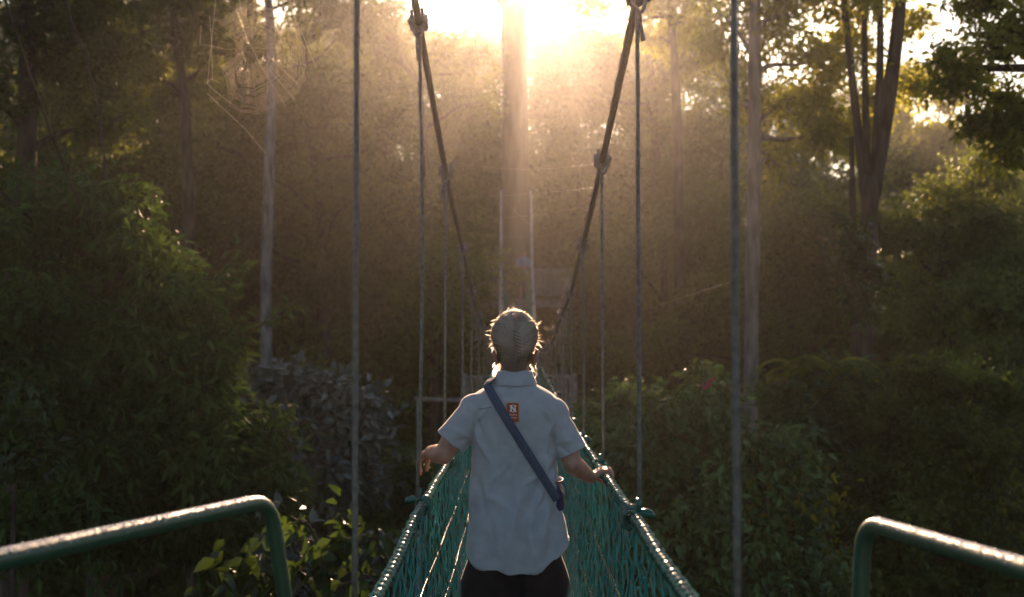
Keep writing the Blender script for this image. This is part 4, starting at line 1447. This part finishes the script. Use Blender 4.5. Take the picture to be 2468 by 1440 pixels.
plant('shadowed_tree', 'dome-topped shadowed tree in the haze between thick trunk and bridge cable', 'tree',
      [gp(1400, 39), P(1400, 700, 39), P(1395, 420, 39)], .25, .1,
      [px_lobe(1400, 420, 39, 110, 110), px_lobe(1330, 560, 39, 100, 110), px_lobe(1480, 560, 39, 110, 120), px_lobe(1400, 700, 39, 150, 100), px_lobe(1520, 420, 40, 90, 90), px_lobe(1320, 690, 40, 80, 80), px_lobe(1300, 600, 41, 60, 60), px_lobe(1340, 790, 40, 100, 70), px_lobe(1200, 800, 41, 90, 80), px_lobe(1180, 680, 41, 70, 80), px_lobe(1260, 900, 40, 120, 80)],
      38000, .24, .11, 'leaf_dark', 'bark_brown', 13, sub=(.35, .6))
plant('sunlit_haze_tree', 'tall hazy tree catching slanting sunbeams between the cables and the tall straight trunk', 'tree',
      [gp(1590, 36), P(1590, 700, 36), P(1580, 300, 36), P(1560, 80, 36)], .28, .1,
      [px_lobe(1560, 200, 36, 130, 110), px_lobe(1650, 310, 36, 130, 120), px_lobe(1600, 470, 36, 150, 120), px_lobe(1680, 620, 35, 130, 120), px_lobe(1420, 240, 38, 100, 90), px_lobe(1480, 140, 37, 70, 60), px_lobe(1370, 170, 38, 60, 60), px_lobe(1520, 240, 37, 80, 70), px_lobe(1320, 230, 39, 40, 60), px_lobe(1560, 640, 36, 130, 120), px_lobe(1690, 130, 36, 100, 100)],
      44000, .22, .10, 'leaf_olive', 'bark_brown', 14, sub=(.35, .6))
plant('sprig_tree', 'tree reaching a ragged leafy branch across the white sky by the sun', 'tree',
      [gp(1640, 27.5), P(1640, 700, 27.5), P(1630, 200, 27.5), P(1610, -60, 27.5)], .2, .09,
      [px_lobe(1420, 8, 27, 70, 30), px_lobe(1500, -35, 27, 70, 45), px_lobe(1590, -30, 27.5, 90, 70), px_lobe(1680, 0, 27.5, 90, 80), px_lobe(1600, 90, 28, 70, 50), px_lobe(1560, 25, 28.5, 50, 45), px_lobe(1405, -150, 27, 32, 40), px_lobe(1450, -85, 27, 30, 30), px_lobe(1375, -235, 27, 40, 40), px_lobe(1650, 60, 28.5, 60, 60)],  # small high clumps added above the frame to split sunlight into rays
      15000, .15, .075, 'leaf_yellow', 'bark_brown', 15, shade=[px_lobe(a, b, 28, 95, 90) for a, b in ((1530, -160), (1640, -140), (1480, -270), (1580, -290), (1500, -380), (1640, -390))])  # shade lobes added out of frame to darken haze beside the sun
plant('straight_tree', 'tall straight tree with a smooth mauve trunk beside the bridge hanger, backlit yellow-green leaves', 'tree',
      [gp(1806, 18), P(1808, 1060, 18), P(1812, 720, 18), P(1818, 400, 18), P(1819, 150, 18), P(1821, -220, 18)], .142, .108,
      [px_lobe(1760, 60, 18.5, 90, 100), px_lobe(1900, 40, 18.5, 110, 100), px_lobe(1890, 250, 19, 110, 70), px_lobe(1960, 150, 19, 80, 80), px_lobe(1850, 380, 19, 70, 70), px_lobe(1780, 240, 19, 60, 60), px_lobe(1830, -120, 18, 160, 90), px_lobe(1990, 300, 19, 70, 50)],
      14000, .15, .075, 'leaf_yellow', 'bark_mauve', 16)


def stems(t):
    mb = MB(); rg = np.random.default_rng(4)
    for pts, r0, r1 in (([(2095, 560), (2070, 340), (2040, 60), (2015, -150)], .09, .05), ([(2100, 480), (2140, 250), (2165, 60), (2180, -150)], .15, .10),
                        ([(2090, 420), (2085, 200), (2082, -100)], .07, .045), ([(2110, 380), (2122, 150), (2120, -120)], .08, .05), ([(2060, 880), (2055, 500), (2052, 330)], .07, .04)):
        p = np.array([P(x, y, 17.2 + .1 * k) for k, (x, y) in enumerate(pts)])
        tt = np.linspace(0, len(p) - 1, 24); f = np.stack([np.interp(tt, np.arange(len(p)), p[:, c]) for c in range(3)], -1)
        for c in range(3):
            f[2:-2, c] = np.convolve(f[:, c], np.ones(5) / 5, 'valid')
        tube(mb, f, np.linspace(r0, r1, 24), 10)
    mb.build('stem', [M['bark_brown']], t)


plant('many_stemmed_tree', 'big forked tree whose several brown stems fan upward under the sky gap', 'tree',
      [gp(2070, 17), P(2075, 900, 17), P(2088, 650, 17), P(2100, 430, 17.2)], .19, .14,
      [px_lobe(2010, -40, 17.5, 130, 110), px_lobe(2130, -110, 17.5, 130, 100), px_lobe(2040, 120, 18, 90, 80), px_lobe(2110, 230, 18.5, 60, 60), px_lobe(1980, 330, 18.5, 60, 60), px_lobe(2190, 60, 18.5, 45, 50), px_lobe(2200, 200, 18.5, 50, 50), px_lobe(2060, 330, 19, 60, 60), px_lobe(2000, 220, 19, 60, 60)],
      18000, .14, .07, 'leaf_yellow', 'bark_brown', 17, limbs=False, extra=stems)
plant('overhang_tree', 'near dark tree whose ragged leafy boughs hang into the frame over the sky gap', 'tree',
      [gp(2900, 11), P(2850, 900, 11), P(2780, 300, 11), P(2700, 0, 11)], .22, .12,
      [px_lobe(2400, 110, 11, 110, 70), px_lobe(2310, 200, 11, 80, 55), px_lobe(2440, 260, 11, 80, 80), px_lobe(2260, 150, 11, 40, 30), px_lobe(2430, 370, 11, 50, 50), px_lobe(2530, 40, 11, 130, 110), px_lobe(2380, -10, 11, 90, 30), px_lobe(2360, 290, 11.2, 50, 40)],
      8500, .10, .053, 'leaf_yellow', 'bark_brown', 18, shade=ADDED_SHADE_R)
plant('round_topped_tree', 'dark bushy tree with a lime-edged round top below the sky gap', 'tree',
      [gp(2280, 22), P(2280, 900, 22), P(2270, 500, 22)], .22, .1,
      [px_lobe(2300, 480, 22, 150, 110), px_lobe(2200, 590, 22, 130, 100), px_lobe(2400, 580, 22, 120, 120), px_lobe(2330, 700, 22, 170, 110), px_lobe(2440, 470, 23, 80, 80), px_lobe(2220, 760, 21, 130, 100), px_lobe(2430, 740, 21, 120, 100)],
      36000, .15, .075, 'leaf_dark', 'bark_brown', 19, tlo=.1)
plant('middle_dark_tree', 'dim brownish tree filling the gap between the tall straight trunk and the forked stems', 'tree',
      [gp(1960, 24), P(1960, 900, 24), P(1950, 500, 24)], .2, .1,
      [px_lobe(1950, 520, 24, 130, 110), px_lobe(1880, 640, 24, 110, 100), px_lobe(2010, 680, 24, 120, 110), px_lobe(1900, 800, 23, 130, 100), px_lobe(2060, 800, 23, 120, 90), px_lobe(1730, 740, 25, 130, 110), px_lobe(1640, 850, 25, 140, 90)],
      32000, .16, .08, 'leaf_olive', 'bark_brown', 20)
plant('distant_lit_tree', 'pale green distant treetop glowing in the gap behind the overhanging boughs', 'tree',
      [gp(2270, 52), P(2270, 700, 52), P(2270, 330, 52)], .3, .1,
      [px_lobe(2270, 330, 52, 80, 60), px_lobe(2320, 230, 52, 60, 50), px_lobe(2230, 190, 52, 60, 55), px_lobe(2310, 165, 52, 50, 40), px_lobe(2170, 280, 52, 50, 60), px_lobe(2370, 380, 52, 90, 80), px_lobe(2190, 400, 52, 80, 70), px_lobe(2440, 440, 52, 80, 80), px_lobe(2290, 450, 52, 120, 80)],
      16000, .35, .18, 'leaf_yellow', 'bark_brown', 21)
plant('sapling', 'light green leafy sapling climbing in front of the forked brown stems', 'sapling',
      [gp(2075, 15.5), P(2072, 900, 15.5), P(2078, 560, 15.5)], .05, .015,
      [px_lobe(2065, 570, 15.5, 40, 50), px_lobe(2040, 640, 15.5, 30, 45), px_lobe(2095, 660, 15.5, 30, 40), px_lobe(2060, 740, 15.5, 35, 50)],
      1500, .17, .075, 'leaf_broad', 'bark_brown', 22)

# --- front shrubs and understorey trees
plant('leafy_front_tree', 'big dark green leafy tree with long drooping leaves behind the longer handrail', 'tree',
      [gp(250, 10.5), P(260, 1300, 10.5), P(270, 900, 10.3), P(260, 650, 10.3)], .16, .07,
      [px_lobe(130, 560, 10.2, 190, 110), px_lobe(330, 620, 10.2, 150, 110), px_lobe(440, 690, 10.2, 125, 90), px_lobe(520, 800, 10.2, 75, 75), px_lobe(60, 780, 9.8, 180, 130),
       px_lobe(280, 840, 9.8, 180, 130), px_lobe(450, 910, 9.8, 140, 120), px_lobe(610, 1060, 9.9, 90, 80), px_lobe(380, 1080, 9.6, 180, 120), px_lobe(130, 1030, 9.4, 170, 130),
       px_lobe(560, 1150, 9.8, 170, 90), px_lobe(-60, 950, 9.4, 120, 150), px_lobe(280, 1240, 9.5, 190, 110), px_lobe(40, 1260, 9.3, 180, 110), px_lobe(672, 760, 10.6, 16, 16), px_lobe(540, 1300, 9.8, 150, 90)],
      30000, .15, .046, 'leaf_left', 'bark_brown', 30, shade=ADDED_SHADE_L, hi=True, per=8, droop=.6, nsub=9)
plant('light_sprig_shrub', 'small light green sprig poking out in front of the big leafy tree', 'shrub',
      [gp(20, 8), P(30, 1250, 8), P(45, 1060, 8)], .03, .012,
      [px_lobe(55, 1015, 8, 50, 30), px_lobe(30, 1080, 8, 50, 40), px_lobe(110, 1090, 8, 50, 35)], 420, .13, .06, 'leaf_broad', 'bark_brown', 31, hi=True, per=6)
plant('glossy_shrub', 'dark shrub with shiny pale grey leaves between the leafy front tree and the hanger', 'shrub',
      [gp(760, 12.5), P(760, 1250, 12.5), P(760, 1020, 12.5)], .08, .03,
      [px_lobe(720, 945, 12.5, 90, 60), px_lobe(800, 985, 12.5, 85, 60), px_lobe(850, 1060, 12.3, 70, 70), px_lobe(730, 1060, 12.3, 90, 80), px_lobe(790, 1150, 12, 100, 60), px_lobe(650, 960, 12.6, 60, 40)],
      6500, .17, .085, 'leaf_glossy', 'bark_brown', 32, hi=True, droop=.25, per=7)
plant('rounded_bush', 'small dense green bush behind the hanger by her outstretched hand', 'bush',
      [gp(960, 13), P(960, 1300, 13), P(960, 1150, 13)], .06, .03,
      [px_lobe(950, 1130, 13, 70, 50), px_lobe(1010, 1160, 13, 60, 55), px_lobe(960, 1210, 13, 90, 50), px_lobe(1050, 1220, 13, 70, 60)], 6000, .09, .05, 'leaf_bush', 'bark_brown', 33, per=8)
plant('large_leaved_shrub', 'shrub with large bright yellow-green leaves beside the bent end of the longer handrail', 'shrub',
      [gp(790, 7), P(790, 1500, 7), P(780, 1320, 7)], .05, .02,
      [px_lobe(725, 1262, 7, 45, 25), px_lobe(815, 1295, 7, 50, 30), px_lobe(900, 1300, 7.1, 40, 28), px_lobe(770, 1360, 7, 60, 40), px_lobe(890, 1390, 7, 50, 40)],
      130, .15, .085, 'leaf_broad', 'bark_brown', 34, hi=True, per=5, droop=.9)
plant('ground_sprout', 'low sprout with a few big lime leaves under the longer handrail', 'plant',
      [gp(590, 7), P(590, 1460, 7), P(590, 1400, 7)], .03, .012,
      [px_lobe(560, 1395, 7, 35, 30), px_lobe(640, 1385, 7, 35, 28), px_lobe(600, 1430, 7, 60, 30)], 130, .17, .085, 'leaf_broad', 'bark_brown', 35, hi=True, per=5, droop=.9)
plant('shiny_leaved_shrub', 'low shrub with shiny dark leaves under the large-leaved shrub beside the net', 'shrub',
      [gp(850, 8), P(850, 1500, 8), P(850, 1420, 8)], .05, .02,
      [px_lobe(740, 1400, 7.8, 70, 50), px_lobe(840, 1430, 7.8, 80, 60), px_lobe(920, 1400, 8, 50, 60), px_lobe(680, 1340, 8, 50, 60)],
      1500, .14, .075, 'leaf_glossy', 'bark_brown', 36, hi=True, droop=.3, per=6)


def flowers(t):
    mb = MB(); rg = np.random.default_rng(2)
    for px, py in ((1706, 922), (1698, 935), (1716, 918), (1709, 930)):
        c = P(px, py, 9.6)
        for k in range(6):
            a = k * 1.047
            leaf_mesh(mb, c[None], np.array([[math.cos(a), -.4, math.sin(a) + .2]]), np.array([[0, -1, .2]]), np.array([.035]), np.array([.022]), np.array([.5]))
    mb.build('flower', [M['petal']], t, smooth=False)


M['petal'] = mat_leaf('petal', (.45, .06, .08), (.6, .12, .14), (.6, .15, .15))
M['leaf_lemon'] = mat_leaf('leaf_lemon', (.20, .17, .01), (.34, .27, .02), (.55, .45, .04))


def yellowing(t):
    mb = MB()
    foliage(mb, [px_lobe(1900, 1180, 9, 130, 60), px_lobe(2020, 1165, 9, 55, 25), px_lobe(1980, 1270, 9, 60, 50), px_lobe(1990, 1330, 9, 30, 60), px_lobe(1850, 1210, 9, 60, 40)], 120, .085, .05, 5, per=3, hi=True, droop=.8)
    mb.build('yellow_leaves', [M['leaf_lemon']], t, smooth=False)


plant('flowering_shrub', 'broad-leaved green shrub with a small pink flower, behind the hanger nearest the shorter handrail', 'shrub',
      [gp(1600, 9.8), P(1590, 1400, 9.8), P(1580, 1150, 9.8)], .08, .03,
      [px_lobe(1450, 1010, 10, 70, 60), px_lobe(1560, 980, 10, 90, 60), px_lobe(1670, 1000, 9.8, 90, 70), px_lobe(1700, 930, 9.7, 40, 30), px_lobe(1490, 1110, 9.7, 110, 90), px_lobe(1640, 1120, 9.6, 120, 100),
       px_lobe(1560, 1240, 9.4, 120, 100), px_lobe(1680, 1280, 9.2, 110, 110), px_lobe(1600, 1390, 9.2, 140, 90), px_lobe(1440, 1060, 10, 50, 60), px_lobe(1720, 1420, 9, 120, 80)],
      14000, .115, .055, 'leaf_bush', 'bark_brown', 40, hi=True, droop=.7, per=7, extra=flowers)
plant('yellowing_shrub', 'green shrub sprinkled with yellow leaves next to the upright of the shorter handrail', 'shrub',
      [gp(1860, 9), P(1850, 1400, 9), P(1850, 1180, 9)], .07, .03,
      [px_lobe(1800, 1080, 9.4, 80, 50), px_lobe(1900, 1090, 9.4, 60, 50), px_lobe(1790, 1200, 9.2, 100, 90), px_lobe(1900, 1200, 9.2, 110, 80), px_lobe(1850, 1330, 9, 130, 90), px_lobe(1960, 1400, 8.8, 110, 90), px_lobe(1820, 1430, 8.8, 120, 60)],
      9500, .11, .052, 'leaf_bush', 'bark_brown', 41, hi=True, droop=.7, per=7, extra=yellowing)


def fronds(t):
    mb = MB(); rg = np.random.default_rng(9)
    for k in range(44):
        c = P(rg.uniform(1900, 2080), rg.uniform(860, 960), 12.4)
        a = rg.uniform(0, 6.28); L = rg.uniform(.28, .5)
        s = np.linspace(0, 1, 16)
        p = c + np.stack([math.cos(a) * L * s, math.sin(a) * L * s * .7, L * (.55 * s - .75 * s ** 2)], -1)
        tg = unit(np.gradient(p, axis=0)); sd_ = unit(np.cross(tg, [0, 0, 1.0]))
        for q_ in (-1, 1):
            leaf_mesh(mb, p, tg * .45 + sd_ * q_ - [0, 0, .25], np.tile([0, 0, 1.0], (16, 1)), .15 * (1 - .6 * s) + .02, np.full(16, .042), np.clip(rg.normal(.8, .1, 16), 0, 1))
        tube(mb, p, .0025, 4)
    mb.build('frond', [M['leaf_yellow']], t, smooth=False)


plant('feathery_tree', 'tree with lime feathery fronds on top, low behind the tall straight trunk', 'tree',
      [gp(1990, 12.4), P(1990, 1300, 12.4), P(1985, 980, 12.4)], .08, .04,
      [px_lobe(1900, 960, 12.5, 70, 60), px_lobe(2000, 930, 12.5, 90, 60), px_lobe(2080, 980, 12.4, 70, 70), px_lobe(1960, 1040, 12.2, 110, 70), px_lobe(2060, 1090, 12, 100, 80), px_lobe(1900, 1060, 12, 70, 50)],
      8000, .13, .05, 'leaf_bush', 'bark_brown', 42, hi=True, droop=.6, per=8, extra=fronds)
plant('dense_dark_bush', 'large dense dark bush with a domed glinting top behind the shorter handrail', 'bush',
      [gp(2280, 11.5), P(2280, 1400, 11.5), P(2280, 1100, 11.5)], .1, .05,
      [px_lobe(2230, 920, 11.8, 110, 70), px_lobe(2350, 930, 11.8, 110, 80), px_lobe(2450, 1000, 11.6, 90, 100), px_lobe(2150, 1010, 11.6, 90, 80), px_lobe(2290, 1060, 11.4, 150, 100), px_lobe(2170, 1150, 11, 130, 100),
       px_lobe(2370, 1190, 11, 150, 110), px_lobe(2230, 1300, 10.6, 170, 100), px_lobe(2440, 1340, 10.4, 130, 110), px_lobe(2150, 1400, 10.4, 150, 80), px_lobe(2330, 1430, 10.2, 160, 70)],
      22000, .10, .05, 'leaf_dark', 'bark_brown', 43, per=8, droop=.5)

# --- copies: hazy trees that fill the forest behind, all from three prototypes
protos = []
for k, (seed, lm) in enumerate(((50, 'leaf_dark'), (51, 'leaf_dark'), (52, 'leaf_olive'))):
    rg = np.random.default_rng(seed)
    lobes = []
    for m in range(13):
        z = 1.5 + m * 1.0 + rg.uniform(-.3, .3)
        a = rg.uniform(0, 6.28); rr = rg.uniform(.4, 1.9) * (1.0 if z < 11 else .6)
        lobes.append((np.array([math.cos(a) * rr, math.sin(a) * rr, z]), np.array([rg.uniform(1.1, 1.7), rg.uniform(1.1, 1.7), rg.uniform(.8, 1.3)])))
    tr = plant('forest_tree', 'x', 'tree', [(0, 0, 0), (.1, 0, 6), (.0, .1, 13)], .22, .08, lobes, 44000, .19, .09, lm, 'bark_brown', seed, nsub=1, sub=(.42, .7))
    tr.location = (0, 0, 0)
    protos.append(tr)
rg = np.random.default_rng(8)
spots = []
top = lambda px: np.interp(px, [-400, 500, 800, 900, 1000, 1500, 1700, 1850, 2150, 2250, 2350, 2468, 2900], [-20, 10, 60, 110, 190, 200, 120, 250, 330, 400, 420, 380, 100])
for row, d in enumerate((29, 37, 46, 56)):
    for px in np.arange(-250 + 45 * (row % 2), 2800, 4.4 * F / d * .72):
        spots.append((px + rg.uniform(-25, 25), d + rg.uniform(-2.5, 2.5), row))
labels = ['dim brown-green tree of the nearer forest behind the bridge', 'hazy tree of the middle forest behind the far platform', 'pale hazy tree of the back forest', 'faint tree at the back of the forest under the skyline']
groups = ['nearer trees of the forest behind', 'middle trees of the forest behind', 'back trees of the forest behind', 'farthest trees of the forest behind']
used = set()
for px, d, row in spots:
    py = top(px) + (260, 170, 70, 0)[row] + rg.uniform(-30, 90)
    if 1140 < px < 1360 and d < 40:
        continue
    H = (CY - py) * d / F - GROUND
    k = int(rg.integers(3))
    src = protos[k]
    if k not in used:
        o = src; used.add(k)
    else:
        o = src.copy(); COL.objects.link(o)
        for ch in src.children:
            c = ch.copy(); COL.objects.link(c); c.parent = o
    o['label'] = labels[row]; o['group'] = groups[row]; o['category'] = 'tree'
    s = H / 14.6
    o.location = ((px - CX) * d / F, d, GROUND - .2)
    o.scale = (s * .5 + .55, s * .5 + .55, s)
    o.rotation_euler = (0, 0, rg.uniform(0, 6.28))

# --- the flanks are kept in shade by unseen foliage added to earlier trees
# --- the wood beyond: one far mass up to the skyline
mb = MB()
rg = np.random.default_rng(99)
sky_y = lambda px: np.interp(px, [-600, 500, 760, 860, 1000, 1060, 1180, 1300, 1400, 1520, 1640, 1760, 1850, 1960, 2080, 2180, 2260, 2340, 2420, 2500, 3000],
                             [-20, 0, 60, 80, 60, 85, 60, 70, 95, 75, 60, 130, 190, 230, 190, 330, 300, 330, 330, 250, 0])
lob = []
for k in range(900):
    px = rg.uniform(-600, 3000); d = rg.uniform(63, 76)
    ytop = sky_y(px) + 12 * math.sin(px * .031) + 9 * math.sin(px * .083)
    py = ytop + 60 + rg.random() ** 1.6 * (1050 - ytop)
    r = rg.uniform(1.4, 2.6)
    if k % 3 == 0:
        py = ytop + 45 + rg.uniform(-12, 25); r = rg.uniform(1.0, 1.7)
    lob.append((P(px, py, d), np.array([r, r, r * .8])))
foliage(mb, lob, 380000, .36, .19, 123, per=8, spread=1.4)
o = mb.build('far_wood', [M['leaf_olive']], smooth=False)
tag(o, 'hazy far-off wood closing the view behind all the trees', 'wood', kind='stuff')

# ------------------------------------------------------------------ cobweb and gossamer
WD_ = 2.55
web = empty('cobweb', P(603, 122, WD_), 'torn orb cobweb glinting in the sun in front of the pale slender trunk', 'cobweb')
rg = np.random.default_rng(14)


def thread(mb, p, r=.00018):
    tube(mb, np.array(p), r, 3, cap=False)


hub = (603, 118)
mb = MB()
ends = []
for k in range(26):
    a = k / 26 * 2 * math.pi + rg.normal(0, .03)
    R_ = 122 + 26 * math.cos(a + .9) + rg.normal(0, 4)
    if 2.7 < a < 4.1:
        R_ *= .72                                    # the torn side
    ends.append((a, R_))
    x, y = hub[0] + R_ * math.cos(a), hub[1] - R_ * math.sin(a) * 1.06
    thread(mb, [P(hub[0] + 8 * math.cos(a), hub[1] - 8 * math.sin(a), WD_), P(x, y, WD_ + .03 * math.sin(a))], .00011)
mb.build('radius', [M['silk']], web)
mb = MB()
for m in range(27):
    f = .24 + .76 * m / 26
    run = []
    for k in range(27):
        a, R_ = ends[k % 26]
        keep = (f < .5 or not (2.5 < a < 3.6)) and (f > .34 or not (.3 < a < 1.2)) and rg.random() > .07
        if not keep:
            if len(run) > 1: thread(mb, run, .0002)
            run = []; continue
        rr = R_ * f + rg.normal(0, .8)
        x, y = hub[0] + rr * math.cos(a), hub[1] - rr * math.sin(a) * 1.06
        if run:
            pa = ends[(k - 1) % 26]
            am = (pa[0] + a + (2 * math.pi if k == 26 else 0)) / 2; rm = (pa[1] + R_) / 2 * f * .975
            run.append(P(hub[0] + rm * math.cos(am), hub[1] - rm * math.sin(am) * 1.06, WD_))
        run.append(P(x, y, WD_ + .03 * math.sin(a)))
    if len(run) > 1: thread(mb, run, .0002)
mb.build('spiral', [M['silk']], web)
mb = MB()
for pts in ([(590, -120), (575, -20), (588, 78), (640, 180), (690, 260)], [(500, 226), (530, 255), (590, 310), (640, 370)], [(680, -60), (716, 60), (730, 85), (760, 160)], [(485, 60), (482, 108), (512, 112), (540, 118)],
            [(500, 200), (508, 190), (532, 202)], [(498, 200), (518, 220), (560, 252)], [(505, 40), (510, 100), (512, 190)], [(720, 205), (640, 128)], [(710, 240), (650, 170)], [(560, -120), (520, 0), (500, 200)]):
    thread(mb, [P(x, y, WD_) for x, y in pts], .00026)
mb.build('anchor_thread', [M['silk']], web)

for k, (x0, y0, x1, y1, d0, d1, sag) in enumerate(((1088, 392, 1440, 395, 5.1, 4.5, .03), (1092, 476, 1436, 452, 5.3, 4.55, .01), (1100, 520, 1402, 500, 5.7, 5.3, .03),
                                                   (1116, 560, 1400, 552, 6.3, 5.6, .04), (1200, 470, 1380, 640, 6.0, 5.5, .0), (1560, 745, 1760, 680, 4.0, 2.4, .0))):
    p0, p1 = P(x0, y0, d0), P(x1, y1, d1)
    tt = np.linspace(0, 1, 14)
    p = p0 + (p1 - p0) * tt[:, None]; p[:, 2] -= sag * np.sin(tt * math.pi)
    mb = MB(); thread(mb, p, .00012)
    o = mb.build('gossamer_thread', [M['silk']], loc=tuple((p0 + p1) / 2))
    if k < 5:
        tag(o, 'fine gossamer thread strung between the bridge cables above her head', 'spider thread', 'gossamer threads between the bridge cables')
    else:
        tag(o, 'lone gossamer thread slanting up to the nearest hanger by the tall straight trunk', 'spider thread')

# ------------------------------------------------------------------ haze: one closed box of even, pale, forward-scattering air
hb_ = MB()
box(hb_, (0, 38, 5), (130, 100, 40))
hm = bpy.data.materials.new('haze'); hm.use_nodes = True
nt = hm.node_tree
for nd in list(nt.nodes):
    if nd.type != 'OUTPUT_MATERIAL':
        nt.nodes.remove(nd)
pv = nt.nodes.new('ShaderNodeVolumePrincipled')
pv.inputs['Color'].default_value = (0.95, 0.93, 0.92, 1)
pv.inputs['Density'].default_value = HAZE_DENSITY
pv.inputs['Anisotropy'].default_value = HAZE_G
for nm in ('Density Attribute', 'Color Attribute', 'Temperature Attribute'):
    pv.inputs[nm].default_value = ''
nt.links.new(pv.outputs[0], nt.nodes['Material Output'].inputs['Volume'])
ho = hb_.build('haze', [hm], smooth=False)
tag(ho, 'sunlit morning haze hanging through the forest', 'haze', kind='stuff')
